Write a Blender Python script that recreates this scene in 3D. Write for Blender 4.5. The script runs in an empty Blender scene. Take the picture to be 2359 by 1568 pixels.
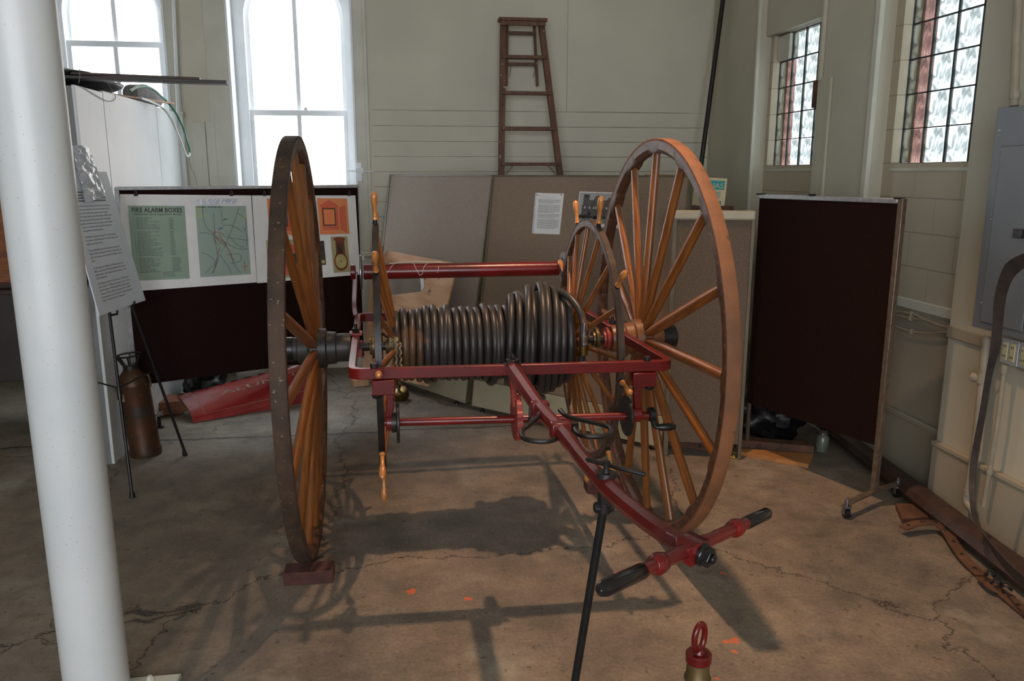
import bpy, bmesh, math, random
from math import sin, cos, pi, radians, sqrt, atan2
from mathutils import Vector, Matrix, Euler, noise
random.seed(7)
C = bpy.context.scene.collection
V = Vector

# ------------------------------------------------------------------ camera model (used to place the camera and to measure)
W_, H_ = 2359., 1568.
F_ = 1850.; PITCH = .2065; YAW = radians(8.0); CAMH = 1.8
FW = V((sin(YAW)*cos(PITCH), cos(YAW)*cos(PITCH), -sin(PITCH)))
RT = V((cos(YAW), -sin(YAW), 0)); UP = RT.cross(FW); EYE = V((0, 0, CAMH))
def ray(x, y): return FW + RT*((x-W_/2)/F_) - UP*((y-H_/2)/F_)
def atz(x, y, z=0.): v = ray(x, y); return EYE + v*((z-CAMH)/v.z)
def atx(x, y, X): v = ray(x, y); return EYE + v*(X/v.x)
def aty(x, y, Y): v = ray(x, y); return EYE + v*(Y/v.y)
def atd(x, y, d): return EYE + ray(x, y)*d
def atp(x, y, p0, n): v = ray(x, y); return EYE + v*((V(p0)-EYE).dot(V(n))/v.dot(V(n)))

# ------------------------------------------------------------------ materials
def lin(c):
    return tuple(((v/255)/12.92 if v/255 <= .04045 else ((v/255+.055)/1.055)**2.4) for v in c[:3]) + (1.,)
def newmat(name):
    m = bpy.data.materials.new(name); m.use_nodes = True
    nt = m.node_tree; b = nt.nodes['Principled BSDF']; return m, nt, b
def N(nt, t, **kw):
    n = nt.nodes.new(t)
    for k, v in kw.items():
        if k in n.inputs: n.inputs[k].default_value = v
        else: setattr(n, k, v)
    return n
def mk(name, c1, c2=None, scale=6., rough=.5, metal=0., bump=0., stretch=(1, 1, 1), detail=6., lo=.35, hi=.65, c3=None, s3=30., t3=.62, spec=.5, bscale=None, coat=0.):
    m, nt, b = newmat(name); L = nt.links.new
    b.inputs['Roughness'].default_value = rough; b.inputs['Metallic'].default_value = metal
    b.inputs['Specular IOR Level'].default_value = spec
    if coat: b.inputs['Coat Weight'].default_value = coat; b.inputs['Coat Roughness'].default_value = .18
    b.inputs['Base Color'].default_value = lin(c1)
    if c2 is None and not bump: return m
    tc = N(nt, 'ShaderNodeTexCoord'); mp = N(nt, 'ShaderNodeMapping'); mp.inputs['Scale'].default_value = stretch
    L(tc.outputs['Object'], mp.inputs[0])
    n1 = N(nt, 'ShaderNodeTexNoise', Scale=scale, Detail=detail); L(mp.outputs[0], n1.inputs['Vector'])
    if c2 is not None:
        r = N(nt, 'ShaderNodeValToRGB'); L(n1.outputs[0], r.inputs[0])
        r.color_ramp.elements[0].position = lo; r.color_ramp.elements[0].color = lin(c1)
        r.color_ramp.elements[1].position = hi; r.color_ramp.elements[1].color = lin(c2)
        out = r.outputs[0]
        if c3 is not None:
            n3 = N(nt, 'ShaderNodeTexNoise', Scale=s3, Detail=3.); L(tc.outputs['Object'], n3.inputs['Vector'])
            r3 = N(nt, 'ShaderNodeValToRGB'); L(n3.outputs[0], r3.inputs[0])
            r3.color_ramp.elements[0].position = t3; r3.color_ramp.elements[1].position = t3+.04
            mx = N(nt, 'ShaderNodeMixRGB'); L(r3.outputs[0], mx.inputs[0]); L(out, mx.inputs[1]); mx.inputs[2].default_value = lin(c3)
            out = mx.outputs[0]
        L(out, b.inputs['Base Color'])
    if bump:
        nb = n1
        if bscale:
            nb = N(nt, 'ShaderNodeTexNoise', Scale=bscale, Detail=4.); L(mp.outputs[0], nb.inputs['Vector'])
        bp = N(nt, 'ShaderNodeBump', Strength=bump, Distance=.01); L(nb.outputs[0], bp.inputs['Height']); L(bp.outputs[0], b.inputs['Normal'])
    return m
M = {}
def D(k, *a, **kw): M[k] = mk(k, *a, **kw)
D('spoke_wood', (150, 90, 38), (110, 63, 26), scale=9, stretch=(6, 6, .7), rough=.34, bump=.05, lo=.3, hi=.7, coat=.25)
D('felloe_wood', (105, 68, 44), (72, 44, 32), scale=8, rough=.45, bump=.15, stretch=(1, 3, 3), c3=(135, 110, 95), s3=60, t3=.63)
D('tire_rust', (142, 92, 58), (118, 78, 52), scale=7, rough=.75, bump=.25, c3=(108, 72, 50), s3=18, t3=.66, bscale=60)
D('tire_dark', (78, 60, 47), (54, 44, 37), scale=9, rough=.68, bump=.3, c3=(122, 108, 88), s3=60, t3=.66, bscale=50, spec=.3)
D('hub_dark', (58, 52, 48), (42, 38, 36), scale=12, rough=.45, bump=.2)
D('hub_brown', (128, 82, 46), (96, 60, 36), scale=10, rough=.4, bump=.1)
D('red_paint', (118, 18, 15), (90, 14, 13), scale=5, rough=.3, bump=.06, c3=(84, 30, 26), s3=26, t3=.68, bscale=30, coat=.15)
D('red_dusty', (150, 58, 48), (116, 30, 26), scale=5, rough=.45, bump=.05, bscale=40)
D('iron', (52, 48, 46), (34, 32, 32), scale=14, rough=.42, metal=.4, bump=.12, c3=(92, 64, 44), s3=22, t3=.68)
D('black', (26, 25, 25), (18, 18, 19), scale=20, rough=.35, bump=.04)
D('black_gloss', (30, 26, 27), (20, 19, 20), scale=14, rough=.2, bump=.1, c3=(60, 28, 28), s3=30, t3=.66)
D('grip_wood', (206, 140, 76), (176, 106, 50), scale=12, stretch=(3, 3, 1), rough=.28, coat=.4)
D('hose', (56, 53, 52), (46, 43, 41), scale=5, rough=.42, bump=.04, c3=(92, 68, 48), s3=4, t3=.6)
D('brass', (140, 112, 62), (96, 78, 48), scale=16, rough=.35, metal=.85, bump=.08)
D('brass_dull', (120, 98, 62), (88, 76, 54), scale=10, rough=.42, metal=.6, bump=.05)
D('chrome', (200, 200, 200), rough=.15, metal=1.)
D('steel', (150, 150, 150), (120, 120, 120), scale=18, rough=.35, metal=.8)
D('alu', (205, 208, 212), (180, 184, 190), scale=30, rough=.28, metal=.75)
D('alu_dull', (135, 118, 100), (112, 98, 84), scale=30, rough=.4, metal=.6)
D('rope', (170, 150, 110), (120, 105, 80), scale=60, rough=.9, bump=.4)
D('white_paint', (212, 214, 212), (202, 206, 206), scale=3, rough=.35, bump=.03)
D('window_paint', (238, 241, 242), (228, 232, 234), scale=5, rough=.4, bump=.05)
D('trim_paint', (206, 204, 188), (192, 190, 174), scale=3, rough=.45, bump=.08, c3=(150, 140, 120), s3=40, t3=.75)
D('partition_paint', (222, 224, 222), (212, 215, 214), scale=2, rough=.4, bump=.05, c3=(150, 145, 135), s3=35, t3=.76)
D('bench_grey', (58, 52, 46), (46, 40, 36), scale=3, rough=.6)
D('partition_end', (128, 130, 130), (116, 120, 120), scale=4, rough=.5)
D('fabric_tan', (152, 132, 114), (131, 113, 97), scale=160, rough=.95, bump=.2, spec=.1)
D('fabric_grey', (162, 148, 136), (140, 127, 116), scale=160, rough=.95, bump=.2, spec=.1)
D('fabric_dark', (38, 23, 20), (30, 18, 16), scale=140, rough=.95, bump=.2, spec=.05)
D('fabric_panel3', (118, 103, 89), (99, 86, 75), scale=150, rough=.95, bump=.2, spec=.1)
D('panel_trim', (176, 168, 142), (164, 156, 132), scale=5, rough=.45)
D('panel_edge', (110, 98, 76), (92, 84, 66), scale=5, rough=.5)
D('paper', (234, 232, 228), (224, 223, 220), scale=7, rough=.5, bump=.1)
D('paper_blue', (228, 234, 242), (222, 229, 239), scale=5, rough=.4)
D('print_green', (150, 168, 148), (140, 160, 142), scale=9, rough=.4)
D('print_map', (156, 172, 156), (150, 170, 160), scale=7, rough=.4, c3=(168, 178, 140), s3=5, t3=.58)
D('ink', (58, 62, 60), rough=.6)
D('ink_light', (98, 112, 104), rough=.6)
D('ink_grey', (96, 96, 100), rough=.6)
D('map_red', (160, 96, 84), rough=.6)
D('map_blue', (92, 130, 140), rough=.6)
D('print_orange', (232, 130, 84), (222, 150, 92), scale=9, rough=.4)
D('print_red', (216, 96, 70), (206, 110, 80), scale=12, rough=.4)
D('print_tan', (186, 172, 132), (168, 156, 116), scale=12, rough=.4)
D('print_brown', (132, 76, 46), (104, 58, 34), scale=20, rough=.4)
D('print_gold', (196, 184, 128), (170, 156, 100), scale=12, rough=.4)
D('print_dark', (52, 48, 44), (78, 70, 58), scale=30, rough=.4)
D('photo_sky', (176, 172, 168), rough=.35)
D('photo_mid', (104, 100, 98), (84, 82, 80), scale=50, rough=.35)
D('photo_dark', (52, 50, 50), (70, 68, 66), scale=60, rough=.35)
D('photo_ground', (148, 142, 138), (128, 124, 120), scale=40, rough=.35)
D('plastic_film', (214, 218, 224), (190, 194, 204), scale=14, rough=.12, bump=.9, bscale=16, stretch=(1, 1, 2))
D('plywood', (228, 182, 142), (204, 152, 114), scale=3, stretch=(1, 1, 6), rough=.6, bump=.05, c3=(120, 76, 54), s3=9, t3=.68)
D('stud_wood', (208, 166, 126), (182, 140, 104), scale=4, stretch=(6, 6, 1), rough=.6)
D('old_wood', (110, 72, 50), (78, 52, 38), scale=5, stretch=(2, 1, 2), rough=.7, bump=.3, c3=(52, 36, 28), s3=12, t3=.62)
D('fresh_wood', (190, 134, 78), (160, 108, 60), scale=4, stretch=(1, 5, 5), rough=.55)
D('dark_wood', (70, 48, 38), (52, 36, 30), scale=4, stretch=(1, 5, 5), rough=.5, bump=.1)
D('block_wood', (150, 88, 44), (112, 62, 32), scale=5, stretch=(1, 6, 6), rough=.5)
D('ladder_wood', (112, 72, 48), (82, 52, 36), scale=6, stretch=(4, 4, .8), rough=.6, bump=.2, c3=(168, 158, 140), s3=30, t3=.68)
D('brick', (88, 50, 42), (70, 41, 36), scale=22, rough=.85, bump=.4)
D('leather', (104, 70, 48), (78, 52, 38), scale=12, rough=.6, bump=.3, c3=(52, 40, 32), s3=25, t3=.62)
D('webbing', (58, 50, 46), (44, 38, 36), scale=30, rough=.7, bump=.25)
D('copper', (96, 62, 40), (66, 50, 36), scale=7, rough=.42, metal=.45, bump=.12, c3=(92, 100, 78), s3=12, t3=.66)
D('label_dark', (34, 30, 28), (60, 48, 38), scale=40, rough=.5)
D('label_tan', (158, 138, 108), (120, 90, 64), scale=30, rough=.6)
D('panel_grey', (104, 109, 113), (96, 101, 105), scale=3, rough=.38, bump=.02, metal=.1)
D('conduit_paint', (158, 148, 128), (144, 134, 114), scale=9, rough=.5, bump=.1)
D('outlet_ivory', (206, 196, 150), (196, 184, 138), scale=8, rough=.4)
D('outlet_plate', (190, 190, 186), rough=.3, metal=.3)
D('hose_green', (38, 122, 92), rough=.35)
D('hose_white', (206, 214, 204), rough=.35)
D('cloth_grey', (150, 146, 144), (120, 118, 118), scale=16, stretch=(1, 8, 1), rough=.9, bump=.3)
D('wire', (120, 115, 105), rough=.6)
D('box_cream', (222, 206, 162), (212, 196, 152), scale=5, rough=.6)
D('teal', (50, 156, 160), rough=.5)
D('carton', (170, 132, 88), (150, 116, 76), scale=6, rough=.8)
D('bag_black', (18, 18, 22), (12, 12, 14), scale=8, rough=.45, bump=.9, bscale=9)
D('bucket_white', (206, 200, 188), (196, 190, 178), scale=5, rough=.4)
D('lacquer_red', (120, 24, 28), rough=.5)
D('jar', (120, 124, 108), (92, 98, 84), scale=10, rough=.2)
D('yellow', (190, 160, 40), rough=.5)
D('gasket', (40, 44, 42), rough=.8)
D('sheet_red', (160, 50, 46), (124, 30, 32), scale=4, rough=.25, bump=.04, c3=(92, 62, 44), s3=5, t3=.68, bscale=60, coat=.5)
D('letter_gold', (168, 150, 116), (140, 122, 92), scale=30, rough=.4)
D('facade', (225, 214, 208), rough=.9)
D('facade_pane', (122, 110, 107), rough=.9)
D('outside_brick', (222, 160, 150), rough=.9)
D('lamp_metal', (60, 70, 66), rough=.5)
D('plank_black', (40, 38, 36), (60, 46, 40), scale=6, stretch=(1, 5, 5), rough=.5)

def em(name, c, s):
    m, nt, b = newmat(name); b.inputs['Emission Color'].default_value = lin(c); b.inputs['Emission Strength'].default_value = s
    b.inputs['Base Color'].default_value = lin(c); M[name] = m
em('bulb_glow', (255, 205, 140), 30.)

# floor
def floor_mat():
    m, nt, b = newmat('concrete'); L = nt.links.new
    tc = N(nt, 'ShaderNodeTexCoord').outputs['Object']
    def noise_(s, d=6., r=.6, off=None):
        n = N(nt, 'ShaderNodeTexNoise', Scale=s, Detail=d, Roughness=r)
        if off:
            mp = N(nt, 'ShaderNodeMapping'); mp.inputs['Location'].default_value = off; L(tc, mp.inputs[0]); L(mp.outputs[0], n.inputs['Vector'])
        else: L(tc, n.inputs['Vector'])
        return n
    def ramp(o, p0, c0, p1, c1):
        r = N(nt, 'ShaderNodeValToRGB'); L(o, r.inputs[0]); e = r.color_ramp.elements
        e[0].position = p0; e[0].color = c0; e[1].position = p1; e[1].color = c1; return r.outputs[0]
    def mix(f, a, bb, t='MIX'):
        x = N(nt, 'ShaderNodeMixRGB', blend_type=t)
        for i, q in enumerate((f, a, bb)):
            if hasattr(q, 'links') or hasattr(q, 'is_output'): L(q, x.inputs[i])
            else: x.inputs[i].default_value = q
        return x.outputs[0]
    def math_(op, a, bb=0.):
        x = N(nt, 'ShaderNodeMath', operation=op)
        for i, q in enumerate((a, bb)):
            if hasattr(q, 'is_output'): L(q, x.inputs[i])
            else: x.inputs[i].default_value = q
        return x.outputs[0]
    BW = ((0, 0, 0, 1), (1, 1, 1, 1))
    big = ramp(noise_(1.1, 5.).outputs[0], .36, lin((120, 109, 97)), .64, lin((150, 134, 116)))
    med = ramp(noise_(5, 8., .7, (3, 1, 0)).outputs[0], .3, (.52, .52, .54, 1), .7, (1.1, 1.08, 1.05, 1))
    col = mix(1., big, med, 'MULTIPLY')
    fine = ramp(noise_(70, 4.).outputs[0], .3, (.72, .72, .72, 1), .7, (1.14, 1.14, 1.14, 1))
    col = mix(1., col, fine, 'MULTIPLY')
    # paler grey left side: front-left daylight partly painted in; pale wear at random
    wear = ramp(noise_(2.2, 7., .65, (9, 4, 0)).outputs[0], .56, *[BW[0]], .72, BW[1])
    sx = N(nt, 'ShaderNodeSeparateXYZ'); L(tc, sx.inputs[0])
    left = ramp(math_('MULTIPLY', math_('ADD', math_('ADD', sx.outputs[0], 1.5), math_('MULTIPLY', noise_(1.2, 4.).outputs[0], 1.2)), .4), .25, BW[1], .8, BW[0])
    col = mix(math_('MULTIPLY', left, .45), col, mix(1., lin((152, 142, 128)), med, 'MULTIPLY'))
    col = mix(math_('MULTIPLY', wear, .5), col, lin((176, 168, 152)))
    pits = ramp(noise_(24, 3., .6, (1, 7, 0)).outputs[0], .63, BW[0], .69, BW[1])
    col = mix(math_('MULTIPLY', pits, .6), col, lin((66, 54, 46)))
    # cracks
    dist = noise_(2.0, 6., .7, (5, 5, 0))
    vadd = N(nt, 'ShaderNodeVectorMath', operation='MULTIPLY_ADD'); L(dist.outputs['Color'], vadd.inputs[0]); vadd.inputs[1].default_value = (.55, .55, 0); L(tc, vadd.inputs[2])
    vo = N(nt, 'ShaderNodeTexVoronoi', feature='DISTANCE_TO_EDGE', Scale=.45); L(vadd.outputs[0], vo.inputs['Vector'])
    crack = ramp(vo.outputs[0], .0008, BW[1], .0026, BW[0])
    # slab joint across the floor
    sp = N(nt, 'ShaderNodeSeparateXYZ'); L(tc, sp.inputs[0])
    jn = noise_(1.6, 5., .6, (2, 2, 0))
    yy = math_('ADD', sp.outputs[1], math_('MULTIPLY', math_('SUBTRACT', jn.outputs[0], .5), .22))
    joint = ramp(math_('ABSOLUTE', math_('SUBTRACT', yy, 5.52)), .006, BW[1], .016, BW[0])
    allc = math_('MAXIMUM', crack, joint)
    col = mix(math_('MULTIPLY', allc, .85), col, lin((40, 34, 30)))
    # orange paint spots
    spots = None
    for (px, py, r) in ((948, 1362, .028), (1077, 1378, .022), (1690, 1475, .03), (1672, 1478, .02), (1425, 1320, .02), (1665, 1320, .02), (1650, 1560, .012), (1690, 1500, .014)):
        p = atz(px, py)
        vs = N(nt, 'ShaderNodeVectorMath', operation='DISTANCE'); 
        va = N(nt, 'ShaderNodeVectorMath', operation='MULTIPLY_ADD'); nn = noise_(30, 3.); L(nn.outputs['Color'], va.inputs[0]); va.inputs[1].default_value = (.05, .05, 0); L(tc, va.inputs[2])
        L(va.outputs[0], vs.inputs[0]); vs.inputs[1].default_value = (p.x+.025, p.y+.025, 0)
        s = math_('LESS_THAN', vs.outputs['Value'], r*.75)
        spots = s if spots is None else math_('MAXIMUM', spots, s)
    col = mix(math_('MULTIPLY', spots, .6), col, lin((226, 96, 48)))
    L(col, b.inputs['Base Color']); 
    rr = ramp(noise_(3, 5.).outputs[0], .3, (.48,)*3+(1,), .7, (.75,)*3+(1,)); L(rr, b.inputs['Roughness'])
    h = math_('SUBTRACT', math_('ADD', noise_(45, 6.).outputs[0], math_('MULTIPLY', noise_(6, 8., .7).outputs[0], 2.6)), math_('MULTIPLY', allc, 3.))
    bp = N(nt, 'ShaderNodeBump', Strength=.35, Distance=.008); L(h, bp.inputs['Height']); L(bp.outputs[0], b.inputs['Normal'])
    M['concrete'] = m
floor_mat()

def wall_mat(name, base, kind):
    m, nt, b = newmat(name); L = nt.links.new; b.inputs['Roughness'].default_value = .55
    tc = N(nt, 'ShaderNodeTexCoord').outputs['Object']; sp = N(nt, 'ShaderNodeSeparateXYZ'); L(tc, sp.inputs[0])
    def mm(op, a, bb=0., c=None):
        x = N(nt, 'ShaderNodeMath', operation=op)
        for i, q in enumerate((a, bb) if c is None else (a, bb, c)):
            if hasattr(q, 'is_output'): L(q, x.inputs[i])
            else: x.inputs[i].default_value = q
        return x.outputs[0]
    nz = N(nt, 'ShaderNodeTexNoise', Scale=1.5, Detail=8.); L(tc, nz.inputs['Vector'])
    r = N(nt, 'ShaderNodeValToRGB'); L(nz.outputs[0], r.inputs[0]); e = r.color_ramp.elements
    e[0].position = .35; e[0].color = lin([v*.95 for v in base]); e[1].position = .65; e[1].color = lin(base)
    n2 = N(nt, 'ShaderNodeTexNoise', Scale=16., Detail=6., Roughness=.7); L(tc, n2.inputs['Vector'])
    r2 = N(nt, 'ShaderNodeValToRGB'); L(n2.outputs[0], r2.inputs[0]); r2.color_ramp.elements[0].position = .70; r2.color_ramp.elements[1].position = .76
    mx = N(nt, 'ShaderNodeMixRGB'); L(mm('MULTIPLY', r2.outputs[0], .4), mx.inputs[0]); L(r.outputs[0], mx.inputs[1]); mx.inputs[2].default_value = lin((120, 105, 85))
    col = mx.outputs[0]; x, y, z = sp.outputs
    hgt = mm('MULTIPLY', n2.outputs[0], .12)
    if kind == 'planks':
        zz = mm('ADD', z, mm('MULTIPLY', nz.outputs[0], .004))
        fr = mm('FRACT', mm('DIVIDE', mm('SUBTRACT', zz, 2.343-.134*12), .1340))
        d = mm('MINIMUM', fr, mm('SUBTRACT', 1., fr))
        nv = N(nt, 'ShaderNodeTexNoise', Scale=2.2, Detail=3.); L(tc, nv.inputs['Vector'])
        wdt = mm('MULTIPLY', mm('SUBTRACT', nv.outputs[0], .22), .055)
        line = mm('LESS_THAN', d, wdt)
        line = mm('MULTIPLY', line, mm('LESS_THAN', z, 2.352)); line = mm('MULTIPLY', line, mm('GREATER_THAN', x, -.20))
        pt = mm('MULTIPLY', mm('LESS_THAN', mm('ABSOLUTE', mm('SUBTRACT', x, 1.56)), .003), mm('GREATER_THAN', z, 2.345))
        pt = mm('MULTIPLY', pt, .6)
        ln = mm('MAXIMUM', line, pt)
    elif kind == 'blocks':
        # running-bond masonry joints laid out in metres along the wall
        rowf = mm('DIVIDE', mm('SUBTRACT', z, 1.855-.2032*9), .2032)
        fr = mm('FRACT', rowf); row = mm('FLOOR', rowf)
        dz = mm('MULTIPLY', mm('MINIMUM', fr, mm('SUBTRACT', 1., fr)), .2032)
        off = mm('MULTIPLY', mm('MODULO', row, 2.), .5)
        fy = mm('FRACT', mm('ADD', mm('DIVIDE', y, .4064), off))
        dy = mm('MULTIPLY', mm('MINIMUM', fy, mm('SUBTRACT', 1., fy)), .4064)
        ln = mm('MAXIMUM', mm('LESS_THAN', dz, .0035), mm('MULTIPLY', mm('LESS_THAN', dy, .0028), .7))
        ln = mm('MULTIPLY', ln, mm('GREATER_THAN', z, 1.05)); ln = mm('MULTIPLY', ln, .55)
    else: ln = None
    if ln is not None:
        m2 = N(nt, 'ShaderNodeMixRGB'); L(mm('MULTIPLY', ln, .8), m2.inputs[0]); L(col, m2.inputs[1]); m2.inputs[2].default_value = lin((92, 84, 66)); col = m2.outputs[0]
        hgt = mm('SUBTRACT', hgt, ln)
    L(col, b.inputs['Base Color'])
    bp = N(nt, 'ShaderNodeBump', Strength=.5, Distance=.006); L(hgt, bp.inputs['Height']); L(bp.outputs[0], b.inputs['Normal'])
    M[name] = m
wall_mat('wall_planks', (208, 202, 183), 'planks')
wall_mat('wall_blocks', (190, 178, 154), 'blocks')
wall_mat('wall_plain', (190, 184, 164), 'plain')
wall_mat('wall_lower', (164, 154, 134), 'plain')
wall_mat('ceiling_paint', (200, 196, 180), 'plain')

def glassblock_mat():
    m, nt, b = newmat('glass_block'); L = nt.links.new
    tc = N(nt, 'ShaderNodeTexCoord').outputs['Object']
    wv = N(nt, 'ShaderNodeTexNoise', Scale=7., Detail=1., Distortion=2.6); mp = N(nt, 'ShaderNodeMapping'); mp.inputs['Rotation'].default_value = (.6, 0, 0); mp.inputs['Scale'].default_value = (1, 1.6, .8); L(tc, mp.inputs[0]); L(mp.outputs[0], wv.inputs['Vector'])
    r = N(nt, 'ShaderNodeValToRGB'); L(wv.outputs[0], r.inputs[0]); e = r.color_ramp.elements
    e[0].position = .36; e[0].color = (.24, .255, .25, 1); e[1].position = .43; e[1].color = (.33, .345, .335, 1)
    e2 = r.color_ramp.elements.new(.56); e2.color = (.43, .45, .44, 1)
    tr = N(nt, 'ShaderNodeBsdfTransparent'); L(r.outputs[0], tr.inputs[0])
    gl = N(nt, 'ShaderNodeBsdfGlossy', Roughness=.08); gl.inputs[0].default_value = (.9, .95, .92, 1)
    bp = N(nt, 'ShaderNodeBump', Strength=.6, Distance=.01); L(wv.outputs[0], bp.inputs['Height']); L(bp.outputs[0], gl.inputs['Normal'])
    mx = N(nt, 'ShaderNodeMixShader'); mx.inputs[0].default_value = .12; L(tr.outputs[0], mx.inputs[1]); L(gl.outputs[0], mx.inputs[2])
    L(mx.outputs[0], nt.nodes['Material Output'].inputs[0]); M['glass_block'] = m
    m, nt, b = newmat('pane_glass'); L = nt.links.new
    tr = N(nt, 'ShaderNodeBsdfTransparent'); tr.inputs[0].default_value = (.95, .97, .97, 1); gl = N(nt, 'ShaderNodeBsdfGlossy', Roughness=.02)
    mx = N(nt, 'ShaderNodeMixShader'); mx.inputs[0].default_value = .05; L(tr.outputs[0], mx.inputs[1]); L(gl.outputs[0], mx.inputs[2]); L(mx.outputs[0], nt.nodes['Material Output'].inputs[0]); M['pane_glass'] = m
glassblock_mat()

# ------------------------------------------------------------------ mesh building
def basis(d, up=(0, 0, 1)):
    d = V(d).normalized(); u = V(up)
    if abs(d.dot(u)) > .97: u = V((0, 1, 0))
    s = d.cross(u).normalized(); t = s.cross(d).normalized(); return s, t, d
class B:
    def __init__(s): s.v = []; s.f = []; s.seg = 0
    def quad(s, a, b, c, d): n = len(s.v); s.v += [V(a), V(b), V(c), V(d)]; s.f.append((n, n+1, n+2, n+3)); return s
    def box(s, x0, x1, y0, y1, z0, z1): return s.obox(V(((x0+x1)/2, (y0+y1)/2, (z0+z1)/2)), V((1, 0, 0)), V((0, 1, 0)), V((0, 0, 1)), (x1-x0)/2, (y1-y0)/2, (z1-z0)/2)
    def obox(s, c, ux, uy, uz, hx, hy, hz):
        n = len(s.v); c = V(c); ux, uy, uz = V(ux)*hx, V(uy)*hy, V(uz)*hz
        for k in range(8): s.v.append(c + ux*(1 if k & 1 else -1) + uy*(1 if k & 2 else -1) + uz*(1 if k & 4 else -1))
        for f in ((0, 2, 3, 1), (4, 5, 7, 6), (0, 1, 5, 4), (2, 6, 7, 3), (0, 4, 6, 2), (1, 3, 7, 5)): s.f.append(tuple(n+i for i in f))
        return s
    def bar(s, a, b, w, h, up=(0, 0, 1)):
        a, b = V(a), V(b); sd, t, d = basis(b-a, up); return s.obox((a+b)/2, sd, t, d, w/2, h/2, (b-a).length/2)
    def slab(s, pts, n, th):       # flat polygon given thickness along n
        k = len(s.v); n = V(n).normalized()*th; m = len(pts); P = [V(p) for p in pts]
        s.v += P + [p+n for p in P]
        s.f.append(tuple(range(k, k+m))); s.f.append(tuple(range(k+2*m-1, k+m-1, -1)))
        for i in range(m): j = (i+1) % m; s.f.append((k+i, k+j, k+m+j, k+m+i))
        return s
    def ring(s, inner, outer, n, th):  # plate with a hole; point lists of equal length
        k = len(s.v); m = len(inner); n = V(n).normalized()*th
        for L_ in (inner, outer): s.v += [V(p) for p in L_]
        for L_ in (inner, outer): s.v += [V(p)+n for p in L_]
        for i in range(m):
            j = (i+1) % m; a, b, c, d = k+i, k+j, k+m+j, k+m+i
            s.f += [(a, b, c, d), (a+2*m, d+2*m, c+2*m, b+2*m), (a, a+2*m, b+2*m, b), (d, c, c+2*m, d+2*m)]
        return s
    def tube(s, pts, r, n=10, closed=False, flat=None, up=None, caps=True):
        P = [V(p) for p in pts]; m = len(P); k = len(s.v)
        R = r if isinstance(r, (list, tuple)) else [r]*m
        t0 = (P[1]-P[0]).normalized(); u = V(up) if up else V((0, 0, 1))
        if abs(t0.dot(u)) > .95: u = V((1, 0, 0)) if abs(t0.x) < .9 else V((0, 1, 0))
        s0 = t0.cross(u).normalized()
        for i in range(m):
            if closed: t = (P[(i+1) % m]-P[i-1]).normalized()
            elif i == 0: t = t0
            elif i == m-1: t = (P[-1]-P[-2]).normalized()
            else: t = (P[i+1]-P[i-1]).normalized()
            if up: s0 = t.cross(V(up)); s0 = s0.normalized() if s0.length > 1e-4 else basis(t)[0]
            else: s0 = (s0 - t*s0.dot(t)).normalized()
            b_ = t.cross(s0)
            for q in range(n):
                a = 2*pi*q/n
                fx, fy = (1, 1) if not flat else flat
                if n == 4: a += pi/4
                s.v.append(P[i] + (s0*cos(a)*fx + b_*sin(a)*fy)*R[i])
        for i in range(m if closed else m-1):
            j = (i+1) % m
            for q in range(n): q2 = (q+1) % n; s.f.append((k+i*n+q, k+i*n+q2, k+j*n+q2, k+j*n+q))
        if not closed and caps: s.f.append(tuple(k+q for q in range(n-1, -1, -1))); s.f.append(tuple(k+(m-1)*n+q for q in range(n)))
        return s
    def cyl(s, a, b, r, r2=None, n=20): return s.tube([a, b], [r, r if r2 is None else r2], n)
    def lathe(s, prof, o, ax, n=24):   # prof: (distance along axis, radius)
        sd, t, d = basis(ax); k = len(s.v); o = V(o); m = len(prof)
        for (h, r) in prof:
            for q in range(n): a = 2*pi*q/n; s.v.append(o + d*h + (sd*cos(a)+t*sin(a))*max(r, 1e-4))
        for i in range(m-1):
            for q in range(n): q2 = (q+1) % n; s.f.append((k+i*n+q, k+i*n+q2, k+(i+1)*n+q2, k+(i+1)*n+q))
        s.f.append(tuple(k+q for q in range(n-1, -1, -1))); s.f.append(tuple(k+(m-1)*n+q for q in range(n)))
        return s
    def ribbon(s, pts, wid, nrm, th=.004):  # strap: list of points, width vectors, normals
        k = len(s.v)
        for p, w, n_ in zip(pts, wid, nrm):
            p, w, n_ = V(p), V(w), V(n_)*th/2
            s.v += [p-w-n_, p+w-n_, p+w+n_, p-w+n_]
        m = len(pts)
        for i in range(m-1):
            for q in range(4): q2 = (q+1) % 4; s.f.append((k+i*4+q, k+i*4+q2, k+(i+1)*4+q2, k+(i+1)*4+q))
        s.f.append((k+3, k+2, k+1, k)); e = k+(m-1)*4; s.f.append((e, e+1, e+2, e+3)); return s
    def build(s, name, mat, parent=None, origin=None, bevel=0., smooth=True, angle=35):
        me = bpy.data.meshes.new(name)
        o0 = V((0, 0, 0))
        if origin is not None: o0 = V(origin)
        me.from_pydata([tuple(p-o0) for p in s.v], [], s.f)
        bm = bmesh.new(); bm.from_mesh(me); bmesh.ops.recalc_face_normals(bm, faces=bm.faces); bm.to_mesh(me); bm.free()
        if smooth:
            me.shade_smooth(); me.set_sharp_from_angle(angle=radians(angle))
        me.materials.append(M[mat] if isinstance(mat, str) else mat)
        o = bpy.data.objects.new(name, me); C.objects.link(o)
        if parent is not None: o.parent = parent
        elif origin is not None: o.location = o0
        if bevel:
            bv = o.modifiers.new('bevel', 'BEVEL'); bv.width = bevel; bv.segments = 2; bv.limit_method = 'ANGLE'; bv.angle_limit = radians(40)
        return o
def tag(o, label, cat, group=None): o['label'] = label; o['category'] = cat; \
    (o.__setitem__('group', group) if group else None); return o
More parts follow.
